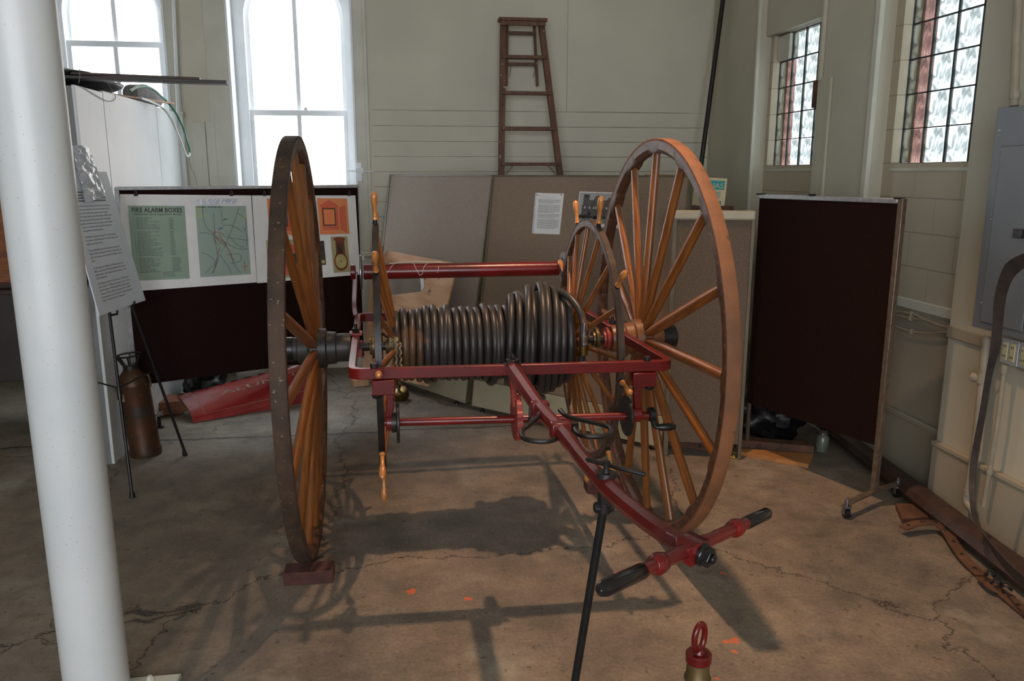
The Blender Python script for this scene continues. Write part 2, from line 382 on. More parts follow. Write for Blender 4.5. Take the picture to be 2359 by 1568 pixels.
class Thing:       # an Empty at the thing's base; parts are given in world coordinates
    def __init__(s, name, label, cat, loc, group=None, rz=0):
        s.o = bpy.data.objects.new(name, None); C.objects.link(s.o); s.o.location = loc; s.o.rotation_euler = (0, 0, rz); s.loc = V(loc)
        s.o.empty_display_size = .1; tag(s.o, label, cat, group)
    def part(s, name, b, mat, parent=None, **kw): return b.build(name, mat, parent or s.o, origin=s.loc, **kw)
def single(name, b, mat, label, cat, loc, group=None, **kw):
    return tag(b.build(name, mat, None, origin=loc, **kw), label, cat, group)
def struct(name, b, mat, parent=None, **kw):
    o = b.build(name, mat, parent, **kw)
    if parent is None: o['kind'] = 'structure'
    return o
def lerp(a, b, t): return V(a)*(1-t)+V(b)*t
def smooth_path(pts, k=6, closed=False):
    P = [V(p) for p in pts]; n = len(P); out = []
    rng = range(n if closed else n-1)
    for i in rng:
        g = (lambda j: P[j % n]) if closed else (lambda j: P[max(0, min(n-1, j))])
        p0, p1, p2, p3 = g(i-1), g(i), g(i+1), g(i+2)
        for q in range(k):
            t = q/k; out.append(.5*((2*p1) + (p2-p0)*t + (2*p0-5*p1+4*p2-p3)*t*t + (3*p1-p0-3*p2+p3)*t**3))
    if not closed: out.append(P[-1])
    return out
FONT = {}
def text_geo(body, bold=0.):
    if body in FONT: return FONT[body]
    cu = bpy.data.curves.new('t', 'FONT'); cu.body = body; cu.resolution_u = 2; cu.offset = bold
    ob = bpy.data.objects.new('t', cu); C.objects.link(ob); dg = bpy.context.evaluated_depsgraph_get(); dg.update()
    me = bpy.data.meshes.new_from_object(ob.evaluated_get(dg))
    v = [(p.co.x, p.co.y) for p in me.vertices]; f = [tuple(p.vertices) for p in me.polygons]
    bpy.data.objects.remove(ob); bpy.data.curves.remove(cu); bpy.data.meshes.remove(me)
    x0 = min(a for a, _ in v); x1 = max(a for a, _ in v)
    FONT[body] = (v, f, x0, x1); return FONT[body]
def letter(b, body, mapf, s0, s1, tb, th, bold=0.):   # write body between s0..s1, baseline at tb, cap height th (all in the map's unit frame)
    v, f, x0, x1 = text_geo(body, bold); k = len(b.v)
    for (x, y) in v: b.v.append(mapf(s0+(x-x0)/(x1-x0)*(s1-s0), tb+y/.7*th))
    for q in f: b.f.append(tuple(k+i for i in q))
def quadmap(bl, br, tr, tl, n, off):
    bl, br, tr, tl, n = V(bl), V(br), V(tr), V(tl), V(n)*off
    return lambda s, t: (bl*(1-s)+br*s)*(1-t) + (tl*(1-s)+tr*s)*t + n
def rect(b, mp, s0, s1, t0, t1): return b.quad(mp(s0, t0), mp(s1, t0), mp(s1, t1), mp(s0, t1))

# ================================================================== THE ROOM
XR, YB, ZC = 3.04, 7.5, 5.2
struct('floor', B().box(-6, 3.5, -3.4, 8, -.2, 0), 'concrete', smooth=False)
struct('ceiling', B().box(-6, 3.5, -3.4, 8, ZC, ZC+.2), 'ceiling_paint', smooth=False)
# back wall with two window openings
WX = ((-2.935, -1.915), (-1.385, -.364)); SILL, HEAD = 1.05, 3.62
b = B()
xs = [-6, WX[0][0], WX[0][1], WX[1][0], WX[1][1], 3.5]
b.box(xs[0], xs[1], YB, YB+.34, 0, ZC); b.box(xs[2], xs[3], YB, YB+.34, 0, ZC); b.box(xs[4], xs[5], YB, YB+.34, 0, ZC)
for a, c in WX: b.box(a, c, YB, YB+.34, 0, SILL); b.box(a, c, YB, YB+.34, HEAD, ZC)
struct('wall_back', b, 'wall_planks', smooth=False)
# right wall: recessed infill with glass block openings, pilasters standing proud of it
GZ0, S_ = 1.855, .2032
Y3 = (6.455-4*S_, 6.455); Y4 = (4.73-4*S_, 4.73); T3 = GZ0+5*S_; T4 = GZ0+7*S_
b = B()
b.box(XR, XR+.115, 3.6, YB, 0, GZ0); b.box(XR, XR+.115, Y3[1], YB, GZ0, ZC); b.box(XR, XR+.115, Y4[1], Y3[0], GZ0, ZC); b.box(XR, XR+.115, 3.6, Y4[0], GZ0, ZC)
b.box(XR, XR+.115, Y3[0], Y3[1], T3, ZC); b.box(XR, XR+.115, Y4[0], Y4[1], T4, ZC)
struct('wall_right', b, 'wall_blocks', smooth=False)
b = B(); b.box(2.93, XR, 6.51, YB, 0, ZC); b.box(2.93, XR, 4.81, 5.50, 0, ZC); struct('trim_1', b, 'wall_plain', smooth=False)
struct('wall_right_near', B().box(2.93, XR+.2, -3.4, 3.885, 0, ZC), 'wall_plain', smooth=False)
b = B(); b.box(2.915, 2.945, 6.50, 6.53, 0, ZC); b.box(2.912, 2.945, 4.785, 4.835, 0, ZC); struct('trim_2', b, 'trim_paint', bevel=.004)
# header plate over the far glass block window, thin battens on the pilaster
b = B(); b.box(2.99, XR, Y3[0]-.05, 6.50, T3, ZC)
b.box(2.905, 2.93, 5.44, 5.47, 2.42, ZC); b.box(2.912, 2.93, 5.30, 5.335, 1.4, 2.43); b.box(2.918, 2.93, 5.335, 5.48, 1.4, 2.44)
struct('trim_3', b, 'wall_plain', bevel=.003)
# chair rail, wainscot and plinth of the right wall
b = B().box(XR-.03, XR, 3.885, 6.51, 1.0, 1.06); struct('trim_4', b, 'trim_paint', bevel=.006)
b = B().box(XR-.012, XR, 3.885, 6.51, 0, .98); struct('trim_5', b, 'wall_lower', bevel=.004)
b = B(); b.box(XR-.035, XR-.012, 3.885, 6.51, 0, .34); b.box(XR-.05, XR-.012, 3.885, 6.51, .34, .37); b.box(2.905, 2.93, -3.2, 3.885, 0, .32); b.box(2.895, 2.93, -3.2, 3.885, .32, .345); b.box(2.915, 2.93, -3.2, 3.885, .93, .99)
struct('baseboard_right', b, 'wall_lower', bevel=.004)
struct('wall_left', B().box(-6.2, -6, -3.4, 8, 0, ZC), 'wall_plain', smooth=False)
# front wall behind the camera, with unseen windows placed and sized for cool daylight fill
FX = ((-3.4, -2.0), (-1.8, -.4), (-.2, 1.5)); b = B(); px = -6
for a, c in FX: b.box(px, a, -3.4, -3.2, 0, ZC); b.box(a, c, -3.4, -3.2, 0, .9); b.box(a, c, -3.4, -3.2, 3.6, ZC); px = c
b.box(px, 3.5, -3.4, -3.2, 0, ZC); struct('wall_front', b, 'wall_plain', smooth=False)
for i, (a, c) in enumerate(FX):
    f = B(); m = (a+c)/2
    f.box(a, a+.06, -3.34, -3.27, .9, 3.6); f.box(c-.06, c, -3.34, -3.27, .9, 3.6); f.box(a, c, -3.34, -3.27, .9, .96); f.box(a, c, -3.34, -3.27, 3.54, 3.6); f.box(m-.03, m+.03, -3.33, -3.28, .9, 3.6); f.box(a, c, -3.33, -3.28, 2.2, 2.26)
    struct('window_%d' % (i+5), f, 'window_paint', bevel=.004)

# double-hung arched sash windows
for wi, (a, c) in enumerate(WX):
    GX0, GX1 = (aty(583, 200, 7.75).x, aty(789, 200, 7.75).x)
    if wi == 0: GX0, GX1 = aty(163, 60, 7.75).x, aty(364, 60, 7.75).x
    rail_z = aty(690, 260, 7.75).z if wi else aty(260, 102, 7.75).z
    mx_, hw = (GX0+GX1)/2, (GX1-GX0)/2; spring = 3.13
    fr = B(); y0 = 7.68
    f_in = [V((GX0-.035, y0, SILL+.06)), V((GX1+.035, y0, SILL+.06))]; f_out = [V((a, y0, SILL)), V((c, y0, SILL))]
    n = 20
    for k in range(n+1):
        an = pi*k/n; f_in.append(V((mx_+(hw+.035)*cos(an), y0, spring+(hw+.01)*sin(an)*.92)))
        ox = mx_+(c-mx_)*1.45*cos(an); oz = spring+ (HEAD-spring)*1.5*sin(an)
        ox = max(a, min(c, ox)); oz = min(HEAD, oz); f_out.append(V((ox, y0, oz)))
    fr.ring(f_in, f_out, (0, 1, 0), .06)
    W = struct('window_%d' % (wi+1), fr, 'window_paint', smooth=False)
    def sash(z0, z1, y, arch):
        s = B(); w = .05
        gi = [V((GX0, y, z0+w)), V((GX1, y, z0+w))]; go = [V((GX0-w, y, z0)), V((GX1+w, y, z0))]
        if arch:
            for k in range(n+1):
                an = pi*k/n; gi.append(V((mx_+hw*cos(an), y, spring+hw*sin(an)*.92))); go.append(V((mx_+(hw+w)*cos(an), y, spring+(hw+w)*sin(an)*.92)))
        else: gi += [V((GX1, y, z1-w)), V((GX0, y, z1-w))]; go += [V((GX1+w, y, z1)), V((GX0-w, y, z1))]
        s.ring(gi, go, (0, 1, 0), .04)
        s.box(mx_-.019, mx_+.019, y+.005, y+.035, z0+w*.5, (spring+hw*.92) if arch else z1-w*.5)
        o = s.build('sash', 'window_paint', W, bevel=.004)
        B().slab([gi[i]+V((0, .02, 0)) for i in range(len(gi))], (0, 1, 0), .003).build('pane', 'pane_glass', o, smooth=False)
    sash(rail_z-.028, 0, 7.75, True); sash(SILL+.06, rail_z+.022, 7.708, False)
    if wi: B().box(mx_+.05, mx_+.075, 7.69, 7.71, rail_z+.02, rail_z+.045).build('latch', 'window_paint', W)
    # casings round the opening
    t = B(); x_ = V((1, 0, 0))
    t.box(c-.002, c+.02, YB-.022, YB+.2, SILL-.05, HEAD+.1)
    t.box(a-.02, a+.002, YB-.03, YB+.18, SILL-.05, HEAD+.1)
    t.box(a-.05, c+.05, YB-.06, YB+.18, SILL-.04, SILL)
    struct('trim_%d' % (6+wi), t, 'window_paint', bevel=.004)
    t = B(); t.box(c+.02, c+.105, YB-.018, YB, .9, HEAD+.2); t.box(a-.20, a-.02, YB-.018, YB, .9, HEAD+.2); t.box(a-.2, c+.105, YB-.018, YB, HEAD, HEAD+.2)
    struct('trim_%d' % (11+wi), t, 'trim_paint', bevel=.004)
# old boards and battens between the windows and beside them
b = B(); p = lambda x, y: aty(x, y, YB)
b.box(p(440, 280).x, p(472, 280).x, YB-.016, YB, .9, p(450, 280).z); b.box(p(474, 280).x, p(495, 280).x, YB-.02, YB, .9, p(450, 279).z)
b.box(p(497, 285).x, p(512, 285).x, YB-.012, YB, .9, p(450, 287).z); b.box(p(413, 270).x, p(420, 270).x, YB-.05, YB, .9, p(450, 262).z)
b.box(p(408, 262).x, p(426, 262).x, YB-.06, YB, p(450, 270).z, p(450, 258).z)
b.box(p(836, 100).x, p(844, 100).x, YB-.02, YB, 1.2, HEAD+.3)
struct('trim_8', b, 'trim_paint', bevel=.003)
b = B(); b.box(p(822, 585).x, 2.93, YB-.045, YB, p(830, 590).z, p(830, 580).z); b.box(p(822, 585).x, 2.93, YB-.02, YB, .2, p(830, 592).z); struct('trim_9', b, 'trim_paint', bevel=.006)

# glass block windows
def block_window(name, ys, rows, special):
    m = B(); x0 = XR+.03
    for i in range(5): m.box(x0+.028, x0+.046, ys[1]-i*S_-.0035, ys[1]-i*S_+.0035, GZ0, GZ0+rows*S_)
    for j in range(rows+1): m.box(x0+.028, x0+.046, ys[0], ys[1], GZ0+j*S_-.0035, GZ0+j*S_+.0035)
    W = struct(name, m, 'gasket', smooth=False)
    first = None
    for i in range(4):
        for j in range(rows):
            cy, cz = ys[1]-(i+.5)*S_, GZ0+(j+.5)*S_; h = S_/2-.005
            if (i, j) in special:
                o = B().box(-.04, .04, -h, h, -h, h).build(special[i, j][0], special[i, j][1], W, bevel=.006); o.location = (x0+.04, cy, cz); continue
            o = B()
            inn = [V((-.03, s*(h-.022), t*(h-.022))) for s, t in ((-1, -1), (1, -1), (1, 1), (-1, 1))]
            o = B().box(-.006, .006, -h, h, -h, h)
            if first is None or True:
                q = o.build('glass_block', 'glass_block', W, bevel=.003)
            q.location = (x0+.04, cy, cz)
    # sill of mortar
    B().slab([V((XR-.005, ys[0], GZ0-.03)), V((XR-.005, ys[1], GZ0-.03)), V((x0+.07, ys[1], GZ0+.0)), V((x0+.07, ys[0], GZ0+.0))], (0, 0, -1), .02).build('sill', 'trim_paint', W, bevel=.003)
block_window('window_3', Y3, 5, {(3, 2): ('wood_infill', 'old_wood'), (0, 4): ('painted_infill', 'trim_paint')})
block_window('window_4', Y4, 7, {})
# outside: brick reveal beyond the glass blocks, pale building across the street
b = B(); b.box(XR+.12, XR+.19, Y3[1]-.02, Y3[1]+.3, 1.5, 4.2); b.box(XR+.12, XR+.21, Y4[1]-.02, Y4[1]+.3, 1.5, 4.2)
struct('wall_outside', b, 'outside_brick', smooth=False)

t = Thing('street_building', 'pale building with small windows seen faintly through the window', 'building', (-2, 22.5, 0))
t.part('facade', B().box(-14, 10, 22, 23, -3, 12), 'facade', smooth=False)
for x0, x1 in ((600, 625), (663, 689), (726, 752)):
    a, c = aty(x0, 181, 21.97), aty(x1, 243, 21.97); t.part('window', B().box(a.x, c.x, 21.96, 22.0, c.z, a.z), 'facade_pane', smooth=False)
# painted partition at the left
b = B(); b.box(-2.26, -1.83, 5.10, 7.36, 0, 2.285)
struct('wall_partition', b, 'partition_end', smooth=False)
b = B()
for i, (y0, y1) in enumerate(((5.10, 5.55), (5.555, 6.70), (6.705, 7.36))): b.box(-1.832, -1.812, y0, y1, 0, 2.29+.01*(i == 1))
b.box(-1.84, -1.78, 7.3, 7.37, 0, 2.28)
struct('trim_10', b, 'partition_paint', bevel=.003)
# slab of the older concrete behind the joint

# ================================================================== THE HOSE CART (local frame: x along the axle, y to the rear, z up)
CART = V((.4007, 3.8413, 0)); CR = radians(1.0589)
cart = bpy.data.objects.new('hose_cart', None); C.objects.link(cart); cart.location = CART; cart.rotation_euler = (0, 0, CR)
tag(cart, 'antique red two-wheeled hand drawn fire hose cart with tall wooden spoked wheels', 'hose cart')
RM = Matrix.Rotation(CR, 3, 'Z')
def cw(x, y, z): return CART + RM @ V((x, y, z))
def cl(P): return RM.transposed() @ (V(P)-CART)
def cpart(name, b, mat, parent=None, **kw): return b.build(name, mat, parent or cart, **kw)
AZ, R = .98, .98
NS = 16
def revolve_ring(profile_fn, n=128):   # profile_fn(angle) -> closed list of (x, radius); ring about the x axis
    b = B(); m = len(profile_fn(0))
    for i in range(n):
        a = 2*pi*i/n
        for (x, r) in profile_fn(a): b.v.append(V((x, r*sin(a), r*cos(a))))
    for i in range(n):
        j = (i+1) % n
        for q in range(m): q2 = (q+1) % m; b.f.append((i*m+q, i*m+q2, j*m+q2, j*m+q))
    return b
def spoke_b(r0, r1, x0, x1, tab):    # pointing to +z, tab: (t, half width along the rim, half thickness along the axle)
    b = B(); k = 0; n = 12
    for (t, hw, ht) in tab:
        z = r0+(r1-r0)*t; x = x0+(x1-x0)*t
        for q in range(n): a = 2*pi*q/n; b.v.append(V((x+ht*cos(a), hw*sin(a), z)))
    m = len(tab)
    for i in range(m-1):
        for q in range(n): q2 = (q+1) % n; b.f.append((i*n+q, i*n+q2, (i+1)*n+q2, (i+1)*n+q))
    b.f.append(tuple(range(n))); b.f.append(tuple(range((m-1)*n, m*n))); return b
def big_wheel(side):
    x = side*.858; w = .0285
    def felloe(a):
        f = abs(((a*NS/(2*pi)) % 1)-.5)*2          # 1 at the spokes, 0 between
        k = .012*(1-min(1, max(0, (f-.55)/.25)))
        return [(-w, R-.012), (w, R-.012), (w, R-.05), (w-.002-k, R-.066), (w-.004-k, R-.070), (-w+.004+k, R-.070), (-w+.002+k, R-.066), (-w, R-.05)]
    wh = cpart('wheel', revolve_ring(felloe, 192), 'felloe_wood', angle=30); wh.location = (x, 0, AZ)
    wh['label'] = 'left wheel with dark iron tire' if side < 0 else 'right wheel with rusty orange tire'
    ti = revolve_ring(lambda a: [(-w-.001, R-.012), (-w-.001, R-.002), (-w+.002, R), (w-.002, R), (w+.001, R-.002), (w+.001, R-.012)], 192)
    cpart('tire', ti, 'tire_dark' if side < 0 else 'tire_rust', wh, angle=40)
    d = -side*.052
    sp = spoke_b(.06, R-.068, d, 0, [(0, .012, .02), (.06, .018, .021), (.12, .026, .021), (.3, .029, .020), (.6, .0275, .0195), (.9, .0245, .0195), (1, .0235, .0195)])
    first = None
    for k in range(NS):
        a = 2*pi*k/NS + (radians(1.5) if side > 0 else radians(-2))
        if first is None: o = first = cpart('spoke', sp, 'spoke_wood', wh)
        else: o = first.copy(); C.objects.link(o)
        o.rotation_euler = (-a, 0, 0)
    prof = [(-.165, .0), (-.165, .064), (-.15, .068), (-.10, .068), (-.095, .076), (-.055, .079), (-.05, .094), (-.012, .096), (-.008, .090), (.02, .090), (.035, .076), (.08, .068), (.085, .058), (.14, .052), (.15, .03), (.15, 0)]
    ax = V((side, 0, 0))
    hb = B().lathe([(h*1.0, r) for h, r in prof], V((d, 0, 0)), ax, 36)
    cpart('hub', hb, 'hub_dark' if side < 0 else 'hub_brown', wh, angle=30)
    cap = B().lathe([(.10, .0), (.10, .054), (.105, .058), (.17, .058), (.175, .05), (.175, 0)], V((d, 0, 0)), ax, 28)
    cpart('hub_cap', cap, 'black', wh)
    for k in range(8):   # felloe bolts
        pass
for s_ in (-1, 1): big_wheel(s_)

# axle, frame
cpart('axle', B().tube([(-.93, 0, AZ), (.93, 0, AZ)], .021, 16), 'iron')
def rounded(poly, r, k=6):
    out = []; n = len(poly)
    for i in range(n):
        p, a, c = V(poly[i]), V(poly[i-1]), V(poly[(i+1) % n]); da = (a-p).normalized(); dc = (c-p).normalized()
        for q in range(k+1):
            t = q/k; out.append((p+da*r)*(1-t)**2 + p*2*t*(1-t) + (p+dc*r)*t*t)
    return out
FZ = 1.008
fr = B().tube(rounded([(-.615, -.645, FZ), (.700, -.700, FZ), (.655, .66, FZ), (-.625, .66, FZ)], .05), .0312, 4, closed=True, up=(0, 0, 1), flat=(.72, 1.0))
cpart('frame', fr, 'red_paint', bevel=.003)
for x in (-.618, .668):
    c = B().box(x-.032, x+.032, .02, .10, FZ+.022, FZ+.034).box(x-.03, x+.03, -.02, .13, FZ-.075, FZ-.022)
    o = cpart('axle_clamp', c, 'red_dusty', bevel=.003)
    n_ = B().tube([(x, .06, FZ+.034), (x, .06, FZ+.052)], .019, 6).cyl((x, .06, FZ+.05), (x, .06, FZ+.075), .008); cpart('nut', n_, 'iron', o)
for x in (-.535, -.46, .565, .62):
    cpart('collar', B().lathe([(-.018, 0), (-.018, .038), (-.008, .04), (-.006, .058), (.006, .058), (.008, .04), (.02, .036), (.02, 0)], (x, 0, AZ), (1, 0, 0)), 'brass_dull' if abs(x) < .58 else 'red_dusty')
# bolts on the front bar
def yb(x): return -.645-(x+.615)/1.315*.055
for (x, r, h) in ((-.525, .016, .02), (.60, .015, .018), (.035, .03, .022)):
    y = yb(x); b = B().tube([(x, y, FZ+.022), (x, y, FZ+.022+h)], r, 6 if r > .02 else 16)
    if r > .02: b.lathe([(0, r*1.25), (.004, r*1.25), (.004, 0)], (x, y, FZ+.022), (0, 0, 1)).tube([(x, y, FZ+.044), (x, y, FZ+.056)], .013, 6).cyl((x, y, FZ+.05), (x, y, FZ+.064), .007)
    cpart('bolt', b, 'iron', bevel=.002)

# tongue
tp = [(.033, -.64, FZ+.002), (.033, -.80, 1.012), (.03, -1.29, 1.022), (.03, -1.65, 1.05), (.03, -1.91, 1.06), (.03, -2.17, 1.082), (.033, -2.34, 1.105), (.043, -2.45, 1.118), (.062, -2.52, 1.122)]
tpp = smooth_path(tp, 8); rr = []
for q in tpp:
    t = (-q.y-.64)/1.9
    rr.append((.034-.011*min(1, t*1.5)) if q.y > -1.75 else .0215+.0035*max(0, 1-abs(q.y+2.12)/.16)-.0025*max(0, (-q.y-2.3)/.25))
tg = B().tube(tpp, rr, 8, up=(0, 0, 1), flat=(.9, 1.0))
tongue = cpart('tongue', tg, 'red_paint', angle=25)
cpart('bracket', B().tube([(.033, -.66, FZ-.03), (.033, -.70, .93), (.04, -.70, .86)], .013, 8), 'red_dusty', tongue)
# wooden cross handle at the end of the tongue
HL, HC, HR = V((-.169, -2.752, 1.175)), V((.066, -2.538, 1.124)), V((.359, -2.262, 1.051))
hd = (HR-HL).normalized(); ce = cl(atd(1592, 1266, 1.46)); 
fwd = V((.55, -.80, -.12)); fwd = (fwd-hd*fwd.dot(hd)).normalized(); upn = hd.cross(fwd)
ch = B(); Ld = (HC-HL).length; Rd = (HR-HC).length
ch.tube([HC-hd*.045, HC-hd*.028, HC+hd*.028, HC+hd*.045], [.015, .030, .030, .015], 4, up=upn)
for s, dd in ((-1, Ld), (1, Rd)):
    q = lambda a: HC+hd*s*a
    ch.tube([q(.03), q(.10), q(.115), q(dd-.19)], [.017, .0125, .0135, .0135], 8, up=upn)
    ch.tube([q(dd-.215), q(dd-.205), q(dd-.185), q(dd-.175)], [.012, .0195, .0195, .012], 8, up=upn)
    ch.tube([q(dd-.182), q(dd-.13)], [.012, .012], 12)
cross = cpart('cross_handle', ch, 'red_paint', bevel=.002)
for s, dd in ((-1, Ld), (1, Rd)):
    q = lambda a: HC+hd*s*a
    g = B().tube([q(dd-.140), q(dd-.136), q(dd-.02), q(dd-.006), q(dd)], [.011, .0138, .0138, .010, .004], 20)
    cpart('hand_grip', g, 'black_gloss', cross)
nb = B().lathe([(0, 0), (0, .021), (.008, .023), (.010, .020), (.010, 0)], HC+fwd*.020, fwd, 20).tube([HC+fwd*.028, HC+fwd*.044], .019, 6).lathe([(0, .010), (.006, .009), (.008, 0)], HC+fwd*.044, fwd, 16)
cpart('nut', nb, 'black_gloss', cross, bevel=.002)
cpart('ferrule', B().tube([tpp[-6], tpp[-1], HC-fwd*.0], [.020, .022, .024], 8), 'red_paint', tongue, bevel=.002)
# bent iron rope loops on both sides of the tongue
for pts in ([(1236, 915), (1246, 935), (1243, 955), (1222, 975), (1203, 992), (1206, 1008), (1228, 1015), (1262, 1016), (1285, 1008), (1294, 994)],
            [(1290, 944), (1306, 958), (1345, 968), (1388, 978), (1408, 988), (1404, 1000), (1380, 1005), (1345, 1004), (1330, 997), (1322, 982)]):
    P = smooth_path([cl(atz(x, y, 1.035)) for x, y in pts], 5)
    lo = cpart('rope_loop', B().tube(P, .0078, 10), 'iron')
    cpart('bolt', B().tube([P[-1]+V((0, 0, -.02)), P[-1]+V((0, 0, .012))], .014, 6), 'iron', lo)
for yy in (-1.28, -1.60):
    z = 1.022+(.028 if yy < -1.5 else 0)
    cpart('loop_clamp', B().box(.0, .061, yy-.02, yy+.02, z-.026, z+.0245), 'red_paint', bevel=.006)
# loading roller shaft hung below the front bar
SZ = .80
def bracket(x, w, flip):
    y = yb(x)-.002; b = B()
    b.box(x-w, x+w, y-.028, y-.022+.05, FZ-.085, FZ-.024); xa = x+flip*w*.55
    b.tube(smooth_path([(xa, y-.005, FZ-.06), (xa, y-.005, FZ-.13), (xa-flip*.004, y-.004, SZ+.05), (xa-flip*.012, y, SZ)], 4), .021, 4, up=(0, -1, 0), flat=(1, .8))
    b.lathe([(-.02, 0), (-.02, .034), (.02, .034), (.02, 0)], (xa, y, SZ), (1, 0, 0), 20); o = cpart('shaft_bracket', b, 'red_paint', bevel=.003)
    cpart('bolt', B().lathe([(0, 0), (0, .022), (.012, .02), (.02, .01), (.02, 0)], (x-flip*w*.6, y, FZ-.085), (0, 0, -1)), 'black', o)
bracket(-.49, .045, 1); bracket(.585, .05, -1)
sh = cpart('roller_shaft', B().tube([(-.49, yb(-.49), SZ), (.615, yb(.6), SZ-.01)], [.0165, .0165], 20), 'red_paint')
def disc(x, y, z, r, th, mat, name='flange_disc', par=None, holes=0):
    b = B().lathe([(-th, 0), (-th, r*.94), (-th*.5, r), (th*.5, r), (th, r*.94), (th, 0)], (x, y, z), (1, 0, 0), 48)
    return cpart(name, b, mat, par)
disc(-.437, yb(-.43), SZ, .086, .006, 'iron', par=sh); cpart('hub', B().lathe([(-.02, 0), (-.02, .042), (.0, .042), (0, 0)], (-.443, yb(-.43), SZ), (1, 0, 0)), 'iron', sh)
disc(.52, yb(.52), SZ-.008, .086, .008, 'iron', par=sh)
def gear(x, y, z, r, th):
    prof = []
    for i in range(72):
        a = 2*pi*i/72; q = r*(1.0 if (i//3) % 2 else .94); prof.append(V((x-th, y+q*sin(a), z+q*cos(a))))
    return B().slab(prof, (1, 0, 0), 2*th)
cpart('ratchet_gear', gear(.052, yb(.05), SZ+.005, .098, .013), 'red_dusty', sh, bevel=.002)
cpart('pawl', B().tube([(.075, -.70, FZ-.05), (.085, -.72, .92), (.11, -.73, .89)], [.012, .02, .012], 8, flat=(.5, 1)).tube([(.1, -.69, .93), (.105, -.70, .86), (.1, -.71, .77)], .006, 8).box(.13, .165, -.72, -.68, .83, .90), 'iron', sh)
ck = B().lathe([(-.012, 0), (-.012, .03), (.012, .03), (.012, 0)], (.628, yb(.6), SZ-.005), (1, 0, 0), 20).tube(smooth_path([(.634, yb(.6), SZ-.0), (.636, yb(.6)-.01, SZ-.03), (.64, yb(.6)-.03, SZ-.055)], 4), [.014]*8+[.012], 10, flat=(.7, 1))
crank = cpart('crank', ck, 'black'); y = yb(.6)-.03
cpart('crank_grip', B().lathe([(0, .008), (.012, .009), (.02, .015), (.06, .017), (.085, .013), (.092, .004), (.092, 0)], (.636, y, SZ-.055), (1, 0, 0), 20), 'black', crank)
# rear guide roller on its arms
RZ, RY = 1.257, .69
rl = cpart('guide_roller', B().lathe([(-.585, 0), (-.585, .0425), (.52, .041), (.52, 0)], (0, RY, RZ), (1, 0, 0), 32), 'red_paint')
d1 = disc(-.60, RY, RZ, .097, .006, 'steel', par=rl)
for sx, y0 in ((-1, 0),):
    pass
def perforated(x):
    b = B(); r = .095; 
    ins = []; n = 24
    b.ring([V((x, RY+.062*sin(2*pi*k/n), RZ+.062*cos(2*pi*k/n))) for k in range(n)], [V((x, RY+r*sin(2*pi*k/n), RZ+r*cos(2*pi*k/n))) for k in range(n)], (1, 0, 0), .01)
    b.ring([V((x, RY+.02*sin(2*pi*k/n), RZ+.02*cos(2*pi*k/n))) for k in range(n)], [V((x, RY+.044*sin(2*pi*k/n), RZ+.044*cos(2*pi*k/n))) for k in range(n)], (1, 0, 0), .01)
    for k in range(8): a = 2*pi*k/8; b.bar((x+.005, RY+.042*sin(a), RZ+.042*cos(a)), (x+.005, RY+.065*sin(a), RZ+.065*cos(a)), .01, .012, up=(1, 0, 0))
    return b
cpart('flange_disc', perforated(.545), 'steel', rl)
for s in (-1, 1):
    xo = -.637 if s < 0 else .60; xi = -.615 if s < 0 else .575
    a = B().tube(smooth_path([(xo, .655, FZ+.012), (xo+s*.006, .66, FZ+.05), (xo+s*.004, .665, FZ+.12), (xo-s*.006, RY, RZ)], 5), .0175, 4, up=(0, 1, 0), flat=(1.1, 1))
    a.lathe([(-.014, 0), (-.014, .042), (.014, .042), (.014, 0)], (xo+s*.006, RY, RZ), (1, 0, 0), 20)
    cpart('roller_arm', a, 'red_paint', bevel=.003)
# thin cord looped over the roller
pts = []
for (x, a) in ((-.46, 100), (-.44, 60), (-.42, 20), (-.40, -30), (-.385, -70), (-.36, -100), (-.33, -60), (-.31, 10), (-.30, 60), (-.285, 100), (-.275, 118), (-.262, 100), (-.255, 60), (-.235, 20), (-.2, -40), (-.17, -10), (-.172, 60), (-.18, 100)):
    t = radians(a); pts.append((x, RY-.0435*sin(t), RZ+.0435*cos(t)))
cpart('cord', B().tube(smooth_path(pts, 4), .0013, 6), 'paper', rl)
cpart('tape', B().tube([(-.44, RY, RZ+.044), (-.3, RY, RZ+.054), (-.15, RY, RZ+.045)], .005, 6, flat=(2, .5)), 'paper', rl)

